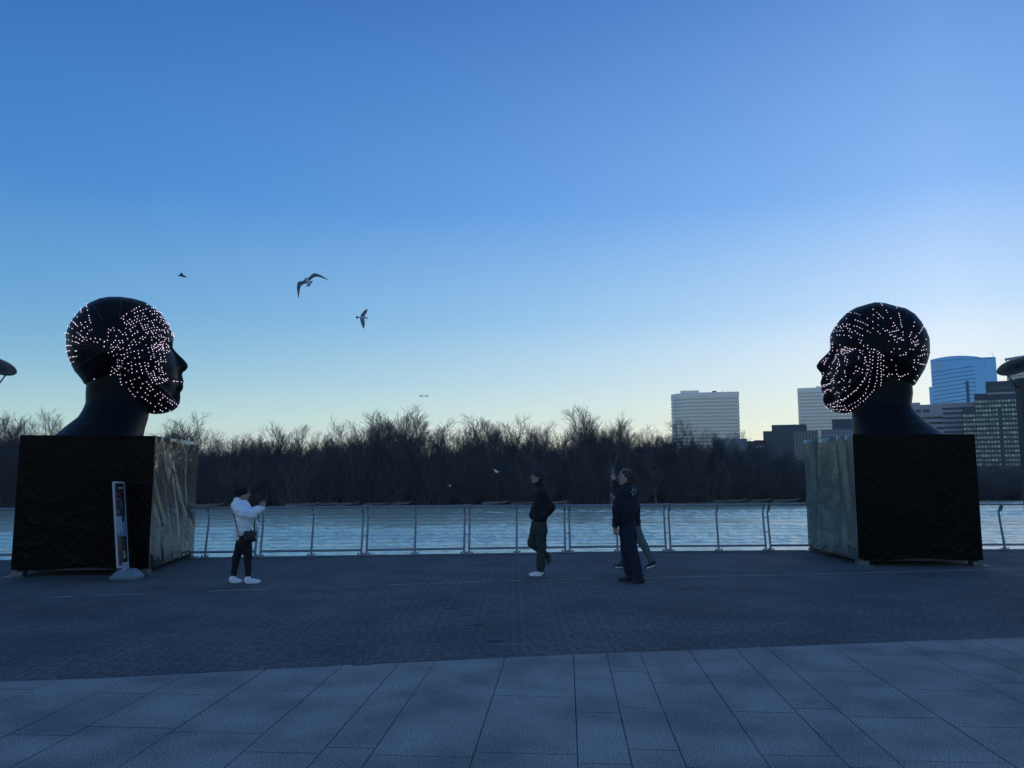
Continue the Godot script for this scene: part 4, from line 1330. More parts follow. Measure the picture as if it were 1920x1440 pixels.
func giant_head(label: String, at: Vector3, turn: float, prof: Array, spots: Array, neck: Array, sg: float, mid_y: float):
	var t := thing("giant_head", label, "sculpture", at, turn)
	var mid := Vector3(0, mid_y - at.y, 0)
	var poly := PackedVector2Array()
	for i in range(0, prof.size(), 2): poly.append(Vector2(prof[i], prof[i + 1]) * 0.01)
	var steps := 240
	var r_at := PackedFloat32Array()
	for i in steps:
		var a := TAU * i / steps
		var far := Vector2(cos(a), sin(a)) * 5.0
		var best := 0.3
		for k in poly.size():
			var hit: Variant = Geometry2D.segment_intersects_segment(Vector2.ZERO, far, poly[k], poly[(k + 1) % poly.size()])
			if hit != null: best = maxf(best, hit.length())
		r_at.append(best)
	var r_of := func(a: float) -> float:
		var q := fposmod(a, TAU) / TAU * steps
		var i := int(q)
		return lerpf(r_at[i % steps], r_at[(i + 1) % steps], q - i)
	var depth := func(u: float, v: float) -> float:   # half thickness of the head at (u, v)
		var a := atan2(v, u)
		var rho := Vector2(u, v).length()
		var rp: float = r_of.call(a)
		var rb := rp
		var deg := rad_to_deg(a)
		if deg < 12.0 and deg > -42.0: rb = minf(rp, lerpf(0.95, 1.42, clampf((12.0 - deg) / 54.0, 0, 1)))
		var t1 := minf(rho / rp, 1.0)
		var tb := rho / rb
		var low := smoothstep(-10.0, -75.0, deg) * smoothstep(-178.0, -120.0, deg) if deg < 0 else 0.0
		var base := 0.78 * pow(maxf(1.0 - pow(minf(tb, 1.0), lerpf(2.3, 1.7, low)), 0.0), 0.5) * (1.0 - 0.12 * low * t1)
		var rim := 0.17 * pow(maxf(1.0 - pow(t1, 4.0), 0.0), 0.5)
		var k := 0.12
		var hh := maxf(k - absf(base - rim), 0.0) / k
		var d := maxf(base, rim) + hh * hh * k * 0.25 * (1.0 - pow(t1, 8.0))
		var fade := 1.0 - pow(t1, 8.0)
		for q in [[0.80, 0.06, 0.15, 0.09, -0.10], [0.79, 0.055, 0.07, 0.05, 0.05], [0.82, 0.24, 0.20, 0.06, 0.04], [0.60, -0.2, 0.2, 0.14, 0.05], [1.10, -0.30, 0.10, 0.08, 0.07], [1.08, -0.58, 0.2, 0.022, -0.035], [1.10, -0.52, 0.12, 0.05, 0.03], [1.08, -0.66, 0.12, 0.05, 0.03], [-0.27, -0.22, 0.17, 0.30, 0.12], [-0.22, -0.26, 0.09, 0.16, -0.09]]:
			d += q[4] * fade * exp(-pow((u - q[0]) / q[2], 2.0) - pow((v - q[1]) / q[3], 2.0))
		return maxf(d, 0.0) if t1 < 1.0 else 0.0
	var skull := func(u: float, v: float) -> float:   # cloth stretched over straight struts: flat panels on the cranium
		var d: float = depth.call(u, v)
		var a := fposmod(rad_to_deg(atan2(v, u)), 360.0)
		var w := smoothstep(24.0, 40.0, a) * smoothstep(232.0, 205.0, a)
		if w <= 0.0: return d
		var t1: float = Vector2(u, v).length() / r_of.call(deg_to_rad(a))
		var fa := a / 30.0
		var ft := asin(minf(t1, 1.0)) / (PI * 0.5) * 3.0
		var fl := 0.0
		for q in [[0, 0], [1, 0], [0, 1], [1, 1]]:
			var ga := deg_to_rad((floorf(fa) + q[0]) * 30.0)
			var gt := sin(PI / 6.0 * minf(floorf(ft) + q[1], 3.0))
			var rr: float = r_of.call(ga) * gt
			var wa: float = fa - floorf(fa) if q[0] else 1.0 - fa + floorf(fa)
			var wt: float = ft - floorf(ft) if q[1] else 1.0 - ft + floorf(ft)
			fl += wa * wt * depth.call(rr * cos(ga), rr * sin(ga))
		return lerpf(d, fl, w)
	var nt := 26
	for side in 1:
		var mb := MB.new()
		for z in [1.0, -1.0]:
			var first := mb.v.size()
			for i in steps + 1:
				var a := TAU * i / steps
				var rp: float = r_of.call(a)
				for j in nt + 1:
					var tt := sin(PI * 0.5 * j / nt)
					var u := cos(a) * rp * tt
					var v := sin(a) * rp * tt
					var d: float = skull.call(u, v) if j < nt else 0.0
					mb.add(mid + Vector3(u * sg, v, d * z), Vector3.ZERO)
			for i in steps:
				for j in nt:
					var p := first + i * (nt + 1) + j
					if z * sg > 0: mb.ix.append_array([p, p + nt + 2, p + 1, p, p + nt + 1, p + nt + 2])
					else: mb.ix.append_array([p, p + 1, p + nt + 2, p, p + nt + 2, p + nt + 1])
		for i in range(0, mb.ix.size(), 3):
			var a := mb.v[mb.ix[i]]
			var fn := (mb.v[mb.ix[i + 2]] - a).cross(mb.v[mb.ix[i + 1]] - a)
			for k in 3: mb.n[mb.ix[i + k]] += fn
		# shared seams: the rim of both halves and the closing column get one normal
		var row := nt + 1
		var half := (steps + 1) * row
		for i in steps + 1:
			var k1 := i * row + nt
			var s := mb.n[k1] + mb.n[half + k1]
			mb.n[k1] = s
			mb.n[half + k1] = s
		for hs in [0, half]:
			for j in row:
				var s: Vector3 = mb.n[hs + j] + mb.n[hs + steps * row + j]
				mb.n[hs + j] = s
				mb.n[hs + steps * row + j] = s
		for i in mb.n.size(): mb.n[i] = mb.n[i].normalized()
		put("head", mb, M.black_satin, t)
	# taped seams where the cloth panels of the skull meet
	for ang in [60.0, 90.0, 120.0, 150.0, 180.0, 210.0]:
		var line := []
		var rad := []
		for j in 9:
			var rr: float = r_of.call(deg_to_rad(ang)) * sin(PI * 0.5 * (0.34 + 0.64 * j / 8.0))
			var q := Vector2(cos(deg_to_rad(ang)), sin(deg_to_rad(ang))) * rr
			line.append(mid + Vector3(q.x * sg, q.y, skull.call(q.x, q.y) + 0.002))
			rad.append(0.007)
		var sm := MB.new()
		sm.tube(line, rad, 5)
		put("seam", sm, M.seam_tape, t)
	# neck and shoulders under stretched cloth
	var nk := MB.new()
	var pos := PackedVector3Array()
	var sides := 40
	var rows := neck.size() / 3
	for r in rows:
		var y: float = neck[r * 3] * 0.01
		var b: float = neck[r * 3 + 1] * 0.01
		var f: float = neck[r * 3 + 2] * 0.01
		var half: float = lerpf(0.46, 1.0, pow(clampf((-y - 0.95) / 0.9, 0, 1), 1.6))
		for k in sides + 1:
			var a := TAU * k / sides
			var cx := (b + f) / 2
			pos.append(mid + Vector3((cx + cos(a) * (f - b) / 2) * sg, y, signf(sin(a)) * pow(absf(sin(a)), 0.85) * half))
	if sg > 0: 
		var flip := PackedVector3Array()
		for r in rows:
			for k in sides + 1: flip.append(pos[r * (sides + 1) + sides - k])
		pos = flip
	nk.grid(pos, sides + 1)
	put("neck", nk, M.black_satin, t)
	# lights on short posts
	var lamp := MB.new()
	lamp.ball(Vector3.ZERO, Vector3.ONE * 0.0084, 5, 8)
	var lm := lamp.mesh()
	var list := []
	for i in range(0, spots.size(), 2):
		var q := Vector2(spots[i], spots[i + 1]) * 0.01
		var rp: float = r_of.call(q.angle())
		if q.length() > rp * 0.992: q = q.normalized() * rp * 0.992
		var d: float = skull.call(q.x, q.y)
		var e := 0.02
		var gx: float = (depth.call(q.x + e, q.y) - depth.call(q.x - e, q.y)) / (2 * e)
		var gy: float = (depth.call(q.x, q.y + e) - depth.call(q.x, q.y - e)) / (2 * e)
		var nn := Vector3(-gx * sg, -gy, 1.0).normalized()
		list.append([mid + Vector3(q.x * sg, q.y, d), nn])
	list.sort_custom(func(a, b): return a[1].z > b[1].z)
	var posts := MB.new()
	var more := MB.new()
	for i in list.size():
		var p: Vector3 = list[i][0]
		var nn: Vector3 = list[i][1]
		posts.tube([p - nn * 0.02, p + nn * 0.016], [0.008, 0.008], 5)
		if i < 300:
			put("led_light", lm, M.led if rng.randf() < 0.78 else M.led_dim, t).position = p + nn * 0.02
		else:
			more.append(lamp, Transform3D(Basis.IDENTITY, p + nn * 0.02))
	put("led_posts", posts, M.bolt, t).set_meta("kind", "stuff")
	put("led_lights_at_the_rim", more, M.led, t).set_meta("kind", "stuff")

# ---------------------------------------------------------------- lamps at both borders
func lamps():
	for q in [[1, "dark street lamp with a tilted disc reflector at the right border", Vector3(7.62, 0, -11.5)], [-1, "tilted disc reflector of a street lamp cut by the left border", Vector3(-7.78, 0, -11.5)]]:
		var t := thing("street_lamp", q[1], "street lamp", q[2], 0.0)
		var s: int = q[0]
		var pole := MB.new()
		pole.box(Vector3(0.06 * s, 1.62, 0), Vector3(0.15, 3.24, 0.15), Basis.IDENTITY, 0.012)
		put("pole", pole, M.lamp_paint, t)
		var b := Basis(Vector3(1, 0, 0), -0.42) * Basis(Vector3(0, 0, 1), 0.08 * s)
		var disc := MB.new()
		var rings := [[0.0, 0.035], [0.12, 0.034], [0.22, 0.026], [0.27, 0.012], [0.28, 0.0], [0.27, -0.010], [0.2, -0.014], [0.0, -0.016]]
		var pos := PackedVector3Array()
		for r in rings:
			for k in 33:
				var a := -TAU * k / 32
				pos.append(Vector3(0.0, 3.43, 0) + b * Vector3(r[0] * cos(a), r[1], r[0] * sin(a)))
		disc.grid(pos, 33)
		put("disc_reflector", disc, M.disc_paint, t)
		var arm := MB.new()
		arm.tube([Vector3(-0.16 * s, 3.31, 0.0), Vector3(-0.02 * s, 3.1, 0.0)], [0.012, 0.012], 6, true)
		arm.tube([Vector3(0.16 * s, 3.36, -0.05), Vector3(0.1 * s, 3.2, 0.0)], [0.012, 0.012], 6, true)
		put("arm", arm, M.lamp_paint, t)

# ---------------------------------------------------------------- people
func scaler(x0: float, sx: float, y0: float, sy: float) -> Callable:
	return func(x: float, y: float, z := 0.0) -> Vector3: return Vector3((x - x0) * sx, (y0 - y) * sy, z)

func head_shape(b: Body, c: Vector3, fwd: Vector3, s := 1.0) -> Basis:
	var f := fwd.normalized()
	var side := f.cross(Vector3.UP).normalized()
	var up := side.cross(f).normalized()
	var bs := Basis(f, up, side)
	var at := func(x: float, y: float, z: float) -> Vector3: return c + bs * (Vector3(x, y, z) * s)
	b.ell(at.call(-0.012, 0.032, 0), Vector3(0.100, 0.094, 0.077) * s, bs, 0.02)
	b.ell(at.call(0.028, -0.035, 0), Vector3(0.066, 0.088, 0.060) * s, bs, 0.03)
	b.ell(at.call(0.068, -0.098, 0), Vector3(0.024, 0.021, 0.026) * s, bs, 0.02)
	for z in [-1, 1]:
		b.cap(at.call(-0.012, -0.05, 0.05 * z), at.call(0.055, -0.10, 0.02 * z), 0.020 * s, 0.018 * s, 0.02)
		b.ell(at.call(-0.008, -0.008, 0.078 * z), Vector3(0.024, 0.034, 0.010) * s, bs, 0.01)
		b.ell(at.call(0.062, -0.022, 0.036 * z), Vector3(0.022, 0.020, 0.020) * s, bs, 0.02)
	b.cap(at.call(0.090, 0.012, 0), at.call(0.117, -0.026, 0), 0.009 * s, 0.012 * s, 0.012)
	for z in [-1, 1]: b.ell(at.call(0.104, -0.030, 0.011 * z), Vector3(0.011, 0.008, 0.009) * s, bs, 0.008)
	b.ell(at.call(0.084, 0.028, 0), Vector3(0.013, 0.011, 0.048) * s, bs, 0.014)
	b.ell(at.call(0.094, -0.058, 0), Vector3(0.011, 0.008, 0.024) * s, bs, 0.008)
	b.ell(at.call(0.091, -0.072, 0), Vector3(0.011, 0.008, 0.021) * s, bs, 0.008)
	for z in [-1, 1]: b.ell(at.call(0.100, 0.008, 0.031 * z), Vector3(0.014, 0.011, 0.016) * s, bs, -0.012)
	return bs

func hand_shape(b: Body, wrist: Vector3, dir: Vector3, palm: Vector3, curl: float, thumb_side: float, s := 1.0):
	var d := dir.normalized()
	var across := d.cross(palm).normalized() * thumb_side
	var n := across.cross(d).normalized() * thumb_side
	for k in 4: b.cap(wrist + across * (0.012 - 0.010 * k) * s, wrist + d * 0.085 * s + across * (0.030 - 0.020 * k) * s, 0.015 * s, 0.012 * s, 0.012)
	for k in 4:
		var p: Vector3 = wrist + d * 0.085 * s + across * (0.030 - 0.020 * k) * s
		var ln: float = [0.070, 0.078, 0.072, 0.056][k] * s
		var q := d
		for j in 3:
			q = q.rotated(d.cross(n).normalized(), curl * [0.5, 0.9, 0.7][j])
			var e: Vector3 = p + q * ln * [0.45, 0.32, 0.23][j]
			b.cap(p, e, [0.0095, 0.0088, 0.008][j] * s, [0.0088, 0.008, 0.007][j] * s, 0.004)
			p = e
	var tp := wrist + d * 0.025 * s + across * 0.022 * s
	var t1 := tp + (d * 0.6 + across * 0.7 + n * 0.3).normalized() * 0.045 * s
	var t2 := t1 + (d * 0.8 + across * 0.2 + n * 0.5).normalized() * 0.032 * s
	b.cap(tp, t1, 0.014 * s, 0.011 * s, 0.01)
	b.cap(t1, t2, 0.0105 * s, 0.008 * s, 0.004)

func shoe(mb: MB, sole: MB, heel: Vector3, toe: Vector3, ankle: Vector3, s := 1.0):
	var b := Body.new()
	var f := (toe - heel).normalized()
	var up := Vector3.UP if absf(f.y) < 0.5 else Vector3(-1, 0.3, 0).normalized()
	up = (up - f * up.dot(f)).normalized()
	var h := heel + f * 0.045 * s + up * 0.045 * s
	var t := toe - f * 0.034 * s + up * 0.026 * s
	b.cap(h, h.lerp(t, 0.5), 0.038 * s, 0.037 * s, 0.02)
	b.cap(h.lerp(t, 0.5), t, 0.037 * s, 0.028 * s, 0.02)
	b.cap(h + up * 0.01, ankle, 0.042 * s, 0.040 * s, 0.03)
	b.build(mb, 0.010)
	var c := Body.new()
	var side := f.cross(up).normalized()
	for z in [-0.5, 0.5]:
		c.cap(heel + f * 0.05 * s + up * 0.012 + side * z * 0.04, toe - f * 0.05 * s + up * 0.012 + side * z * 0.045, 0.017 * s, 0.016 * s, 0.03)
	c.build(sole, 0.008)

func eyes(t: Node3D, c: Vector3, bs: Basis, s := 1.0):
	for z in [-1, 1]:
		var mb := MB.new()
		mb.ball(c + bs * (Vector3(0.088, 0.008, 0.031 * z) * s), Vector3.ONE * 0.010 * s, 6, 8)
		put("eye", mb, M.eye, t)

func folds(seed_: int, amp: float, fx: float, fy: float) -> Callable:
	var f := FastNoiseLite.new()
	f.seed = seed_
	f.frequency = 1.0
	f.fractal_octaves = 2
	return func(p: Vector3) -> float: return amp * f.get_noise_3d(p.x * fx, p.y * fy, p.z * fx)

func cloth_part(called: String, b: Body, m: Material, t: Node3D, cell := 0.014, bumps: Variant = null) -> MeshInstance3D:
	var mb := MB.new()
	b.build(mb, cell, bumps)
	return put(called, mb, m, t)

func people():
	woman()
	man_in_beanie()
	man_in_navy()
	man_with_phone()

func face_camera(at: Vector3) -> float: return atan2(-at.x, -at.z)

func woman():
	var at := Vector3(-4.51, 0.0, -13.13)
	var t := thing("person", "person in a short white puffer coat and black beret, photographing the left head", "person", at, face_camera(at))
	var J := scaler(490.0, 0.00138, 1337.0, 0.001455)
	# body
	var mb := MB.new()
	var b := Body.new()
	var hc: Vector3 = J.call(468, 322)
	b.chain([J.call(505, 800), J.call(470, 620), J.call(450, 480), J.call(452, 405), J.call(462, 350)], [0.09, 0.085, 0.085, 0.046, 0.046], 0.04)
	for s in [-1, 1]:
		b.cap(J.call(450, 500, 0.0), J.call(440, 495, 0.13 * s), 0.055, 0.04, 0.04)
	b.chain([J.call(505, 800, 0.07), J.call(545, 1050, 0.08), J.call(565, 1268, 0.08)], [0.07, 0.045, 0.032])
	b.chain([J.call(495, 800, -0.07), J.call(415, 1050, -0.08), J.call(393, 1268, -0.08)], [0.07, 0.045, 0.032])
	b.chain([J.call(440, 495, 0.15), J.call(560, 560, 0.16), J.call(676, 490, 0.075)], [0.045, 0.035, 0.024])
	b.chain([J.call(450, 495, -0.15), J.call(570, 555, -0.16), J.call(684, 480, -0.06)], [0.045, 0.035, 0.024])
	b.build(mb, 0.016)
	b = Body.new()
	var bs := head_shape(b, hc, Vector3(1, -0.08, 0.05), 0.93)
	b.build(mb, 0.006)
	b = Body.new()
	hand_shape(b, J.call(676, 490, 0.075), Vector3(0.55, 0.75, -0.2), Vector3(-0.4, 0.3, -1.0), 0.75, 1.0, 0.92)
	hand_shape(b, J.call(684, 480, -0.06), Vector3(0.5, 0.8, 0.2), Vector3(-0.4, 0.3, 1.0), 0.75, -1.0, 0.92)
	b.build(mb, 0.005)
	put("body", mb, M.skin, t)
	eyes(t, hc, bs, 0.93)
	# trousers
	b = Body.new()
	b.chain([J.call(515, 770, 0.06), J.call(515, 850, 0.075), J.call(548, 1050, 0.08), J.call(560, 1245, 0.08)], [0.11, 0.108, 0.066, 0.047])
	b.chain([J.call(490, 770, -0.06), J.call(485, 850, -0.075), J.call(418, 1050, -0.08), J.call(394, 1245, -0.08)], [0.11, 0.105, 0.066, 0.047])
	cloth_part("trousers", b, M.black_cloth, t, 0.014, folds(1, 0.008, 7, 5))
	# coat with hood, open low at the front
	b = Body.new()
	for s in [-1, 1]:
		b.chain([J.call(455, 500, 0.075 * s), J.call(480, 620, 0.08 * s), J.call(478, 735, 0.08 * s)], [0.115, 0.128, 0.120], 0.05)
		b.cap(J.call(435, 760, 0.07 * s), J.call(425, 820, 0.06 * s), 0.065, 0.048, 0.05)
		b.cap(J.call(400, 400, 0.045 * s), J.call(385, 455, 0.05 * s), 0.055, 0.065, 0.05)
	b.cap(J.call(380, 455, -0.04), J.call(380, 455, 0.04), 0.062, 0.062, 0.04)
	b.cap(J.call(480, 425, -0.04), J.call(480, 425, 0.04), 0.04, 0.04, 0.05)
	b.cap(J.call(500, 450, 0.0), J.call(560, 580, 0.0), 0.06, 0.08, 0.05)
	b.chain([J.call(430, 500, 0.16), J.call(480, 540, 0.185), J.call(560, 560, 0.175), J.call(625, 520, 0.12), J.call(688, 498, 0.08)], [0.095, 0.09, 0.078, 0.062, 0.046], 0.035)
	b.chain([J.call(440, 495, -0.16), J.call(560, 555, -0.175), J.call(630, 515, -0.11), J.call(694, 486, -0.065)], [0.09, 0.078, 0.06, 0.044], 0.035)
	b.ell(J.call(632, 700, -0.13), Vector3(0.05, 0.12, 0.06), Basis(Vector3(0, 0, 1), 0.18), 0.05)
	var quilt := func(p: Vector3) -> float: return -0.006 * absf(sin(p.y * 38.0 + p.x * 6.0)) + 0.004 * sin(p.x * 21.0 + p.z * 17.0)
	cloth_part("coat", b, M.white_coat, t, 0.013, quilt)
	# beret
	b = Body.new()
	b.ell(J.call(440, 292), Vector3(0.116, 0.084, 0.114), Basis(Vector3(0, 0, 1), 0.30), 0.02)
	b.ell(J.call(462, 312), Vector3(0.095, 0.05, 0.088), Basis(Vector3(0, 0, 1), 0.30), 0.03)
	cloth_part("beret", b, M.black_knit, t, 0.009, folds(3, 0.006, 14, 14))
	# shoes
	for q in [[J.call(515, 1337, 0.08), J.call(712, 1337, 0.10), J.call(562, 1262, 0.08)], [J.call(340, 1337, -0.08), J.call(503, 1337, -0.06), J.call(394, 1262, -0.08)]]:
		var sm := MB.new()
		var so := MB.new()
		shoe(sm, so, q[0], q[1], q[2])
		var sh := put("shoe", sm, M.white_shoe, t)
		put("sole", so, M.white_coat, sh)
	# phone and bag
	var tf := t.transform
	var ph := thing("smartphone", "dark smartphone held up in both hands by the white-coated person", "phone", tf * J.call(716, 428, 0.0), t.rotation.y)
	var pm := MB.new()
	pm.box(Vector3.ZERO, Vector3(0.009, 0.155, 0.075), Basis(Vector3(0, 0, 1), -0.52), 0.003)
	put("case", pm, M.phone_body, ph)
	pm = MB.new()
	pm.box(Basis(Vector3(0, 0, 1), -0.52) * Vector3(-0.0052, 0, 0), Vector3(0.001, 0.145, 0.068), Basis(Vector3(0, 0, 1), -0.52))
	put("screen", pm, M.phone_screen, ph)
	var bag := thing("shoulder_bag", "small black bag on a thin strap at the white-coated person's hip", "bag", tf * J.call(560, 800, 0.215), t.rotation.y)
	var o: Vector3 = J.call(560, 800, 0.215)
	b = Body.new()
	for q in [[-0.055, 0.05], [0.055, 0.05], [0.065, -0.055], [-0.05, -0.055]]: b.ell(Vector3(q[0], q[1], 0), Vector3(0.045, 0.04, 0.034), Basis.IDENTITY, 0.05)
	b.ell(Vector3.ZERO, Vector3(0.075, 0.07, 0.034), Basis.IDENTITY, 0.05)
	cloth_part("pouch", b, M.leather, bag, 0.008)
	var fl := MB.new()
	fl.box(Vector3(0, 0.03, 0.036), Vector3(0.13, 0.075, 0.012), Basis(Vector3(1, 0, 0), -0.12), 0.005)
	put("flap", fl, M.leather, bag)
	var sp := MB.new()
	sp.tube([J.call(362, 540, 0.12) - o, J.call(385, 610, 0.195) - o, J.call(410, 700, 0.215) - o, J.call(437, 800, 0.215) - o, J.call(500, 790, 0.225) - o], [0.009, 0.009, 0.009, 0.009, 0.009], 5, false, 0.5)
	sp.tube([J.call(612, 590, 0.13) - o, J.call(612, 660, 0.19) - o, J.call(604, 770, 0.21) - o], [0.011, 0.011, 0.011], 5, false, 0.5)
	put("strap", sp, M.leather, bag)

func man_in_beanie():
	var at := Vector3(0.48, 0.0, -14.07)
	var t := thing("person", "person in a dark jacket, beanie and green trousers strolling left, hands in pockets", "person", at, face_camera(at))
	var J := scaler(290.0, 0.00169, 1268.0, 0.001694)
	var mb := MB.new()
	var b := Body.new()
	var hc: Vector3 = J.call(279, 236)
	b.chain([J.call(300, 740), J.call(310, 560), J.call(320, 410), J.call(302, 320), J.call(288, 260)], [0.10, 0.09, 0.085, 0.05, 0.048], 0.04)
	for s in [-1, 1]: b.cap(J.call(322, 400), J.call(330, 400, 0.17 * s), 0.055, 0.04, 0.04)
	b.chain([J.call(310, 740, 0.09), J.call(318, 960, 0.075), J.call(312, 1215, 0.06)], [0.08, 0.05, 0.035])
	b.chain([J.call(280, 740, -0.09), J.call(222, 930, -0.09), J.call(385, 1080, -0.09)], [0.08, 0.05, 0.035])
	b.chain([J.call(335, 405, 0.19), J.call(410, 560, 0.22), J.call(325, 640, 0.15)], [0.05, 0.04, 0.03])
	b.chain([J.call(320, 405, -0.19), J.call(268, 575, -0.20), J.call(252, 628, -0.13)], [0.05, 0.04, 0.03])
	b.build(mb, 0.016)
	b = Body.new()
	var bs := head_shape(b, hc, Vector3(-1, 0.10, 0.10), 1.0)
	b.build(mb, 0.006)
	b = Body.new()
	hand_shape(b, J.call(325, 640, 0.15), Vector3(-0.7, -0.3, -0.5), Vector3(0, 0, -1), 0.4, 1.0)
	hand_shape(b, J.call(252, 628, -0.13), Vector3(0.6, -0.4, 0.5), Vector3(0, 0, 1), 0.4, -1.0)
	b.build(mb, 0.006)
	put("body", mb, M.skin, t)
	eyes(t, hc, bs)
	b = Body.new()
	b.chain([J.call(305, 735, 0.08), J.call(310, 800, 0.085), J.call(318, 960, 0.075), J.call(315, 1120, 0.065), J.call(312, 1195, 0.06)], [0.125, 0.118, 0.086, 0.078, 0.072])
	b.chain([J.call(285, 735, -0.08), J.call(272, 800, -0.085), J.call(226, 930, -0.09), J.call(372, 1068, -0.09)], [0.125, 0.118, 0.09, 0.064])
	cloth_part("trousers", b, M.green_cloth, t, 0.014, folds(11, 0.012, 6, 4))
	b = Body.new()
	for s in [-1, 1]: b.chain([J.call(325, 410, 0.09 * s), J.call(315, 540, 0.085 * s), J.call(305, 675, 0.08 * s)], [0.125, 0.135, 0.128], 0.06)
	b.cap(J.call(306, 340, 0), J.call(298, 310, 0), 0.085, 0.072, 0.04)
	b.chain([J.call(338, 400, 0.18), J.call(415, 555, 0.225), J.call(335, 655, 0.19)], [0.088, 0.078, 0.066], 0.04)
	b.chain([J.call(318, 400, -0.18), J.call(258, 575, -0.225), J.call(226, 650, -0.16)], [0.088, 0.078, 0.066], 0.04)
	cloth_part("jacket", b, M.dark_coat, t, 0.014, folds(12, 0.012, 7, 6))
	b = Body.new()
	b.ell(J.call(292, 214), Vector3(0.112, 0.09, 0.092), Basis(Vector3(0, 0, 1), -0.32), 0.02)
	b.ell(J.call(315, 246), Vector3(0.06, 0.075, 0.082), Basis.IDENTITY, 0.04)
	cloth_part("beanie", b, M.grey_cap, t, 0.009)
	var k := 0
	for q in [[J.call(338, 1268, 0.06), J.call(180, 1268, 0.08), J.call(318, 1212, 0.06)], [J.call(437, 1083, -0.09), J.call(402, 1172, -0.10), J.call(392, 1078, -0.09)]]:
		var sm := MB.new()
		var so := MB.new()
		shoe(sm, so, q[0], q[1], q[2])
		var sh := put("shoe", sm, M.white_shoe if k == 0 else M.brown_shoe, t)
		put("sole", so, M.white_coat if k == 0 else M.brown_shoe, sh)
		k += 1

func man_in_navy():
	var at := Vector3(2.04, 0.0, -13.25)
	var t := thing("person", "person in a navy bomber jacket with a pale star on its back, looking up left", "person", at, face_camera(at))
	var J := scaler(1260.0, 0.0016, 1337.0, 0.001604)
	var mb := MB.new()
	var b := Body.new()
	var hc: Vector3 = J.call(1204, 265)
	b.chain([J.call(1215, 760), J.call(1210, 560), J.call(1222, 410), J.call(1222, 330), J.call(1212, 280)], [0.105, 0.095, 0.085, 0.052, 0.05], 0.04)
	for s in [-1, 1]: b.cap(J.call(1220, 400), J.call(1220 - 50 * s, 405, 0.17 * s), 0.055, 0.04, 0.04)
	b.chain([J.call(1225, 760, 0.09), J.call(1250, 1000, 0.10), J.call(1320, 1268, 0.12)], [0.085, 0.05, 0.036])
	b.chain([J.call(1205, 760, -0.09), J.call(1200, 1000, -0.08), J.call(1222, 1250, -0.1)], [0.085, 0.05, 0.036])
	b.chain([J.call(1140, 410, 0.17), J.call(1098, 590, 0.20), J.call(1084, 765, 0.15)], [0.05, 0.04, 0.03])
	b.chain([J.call(1270, 410, -0.17), J.call(1200, 570, -0.20), J.call(1105, 490, -0.14)], [0.05, 0.04, 0.03])
	b.build(mb, 0.016)
	b = Body.new()
	var bs := head_shape(b, hc, Vector3(-1, 0.28, -0.12), 0.98)
	b.build(mb, 0.006)
	b = Body.new()
	hand_shape(b, J.call(1084, 765, 0.15), Vector3(0.05, -1, 0), Vector3(0.3, 0, -1), 0.7, 1.0)
	hand_shape(b, J.call(1105, 490, -0.14), Vector3(-0.8, 0.4, 0.1), Vector3(0, 0.3, 1), 0.8, -1.0)
	b.build(mb, 0.005)
	put("body", mb, M.skin, t)
	eyes(t, hc, bs, 0.98)
	b = Body.new()
	b.chain([J.call(1222, 745, 0.08), J.call(1228, 830, 0.085), J.call(1252, 1000, 0.10), J.call(1312, 1255, 0.12)], [0.135, 0.128, 0.10, 0.09])
	b.chain([J.call(1200, 745, -0.08), J.call(1198, 830, -0.085), J.call(1200, 1000, -0.08), J.call(1222, 1235, -0.10)], [0.135, 0.125, 0.098, 0.088])
	cloth_part("trousers", b, M.navy_trouser, t, 0.014, folds(21, 0.014, 6, 4))
	b = Body.new()
	for s in [-1, 1]: b.chain([J.call(1220, 415, 0.09 * s), J.call(1205, 560, 0.09 * s), J.call(1200, 690, 0.085 * s)], [0.135, 0.155, 0.142], 0.06)
	b.cap(J.call(1280, 420, 0.02), J.call(1265, 560, 0.02), 0.08, 0.09, 0.06)
	b.cap(J.call(1222, 350), J.call(1215, 325), 0.088, 0.075, 0.03)
	b.chain([J.call(1148, 408, 0.16), J.call(1106, 585, 0.20), J.call(1086, 750, 0.155)], [0.085, 0.076, 0.056], 0.04)
	b.chain([J.call(1275, 408, -0.16), J.call(1200, 570, -0.20), J.call(1112, 495, -0.145)], [0.085, 0.074, 0.052], 0.04)
	b.cap(J.call(1200, 725, 0.06), J.call(1200, 725, -0.06), 0.135, 0.135, 0.02)
	cloth_part("jacket", b, M.navy_cloth, t, 0.014, folds(22, 0.012, 7, 6))
	var jk := b
	# waist stripe and cuff stripe
	var cf := MB.new()
	cf.tube([J.call(1085, 752, 0.155), J.call(1084, 760, 0.153)], [0.058, 0.055], 12, true)
	put("cuff_stripe", cf, M.brown_shoe, t)
	# star on the back, lying on the cloth
	var star := MB.new()
	var c0: Vector3 = J.call(1283, 398, 0.0)
	var outline := []
	for i in 10:
		var a := PI / 2 + TAU * i / 10.0 + 0.25
		var r := 0.062 if i % 2 == 0 else 0.024
		outline.append(Vector2(cos(a) * r * 0.8, sin(a) * r * 1.15))
	var on := func(p: Vector2) -> Vector3:
		var q := Vector3(c0.x + p.x, c0.y + p.y, 0.45)
		for i in 60:
			var d := jk.value(q)
			if d < 0.011: break
			q.z -= maxf(d - 0.008, 0.002)
			if q.z < -0.25: break
		return q
	for i in 10:
		var p0: Vector2 = outline[i]
		var p1: Vector2 = outline[(i + 1) % 10]
		star.tube([on.call(p0), on.call(p0.lerp(p1, 0.5)), on.call(p1)], [0.007, 0.006, 0.007], 5, true, 0.5)
	put("star_emblem", star, M.star_print, t)
	b = Body.new()
	b.ell(hc + bs * Vector3(-0.030, 0.058, 0), Vector3(0.098, 0.082, 0.087), bs, 0.03)
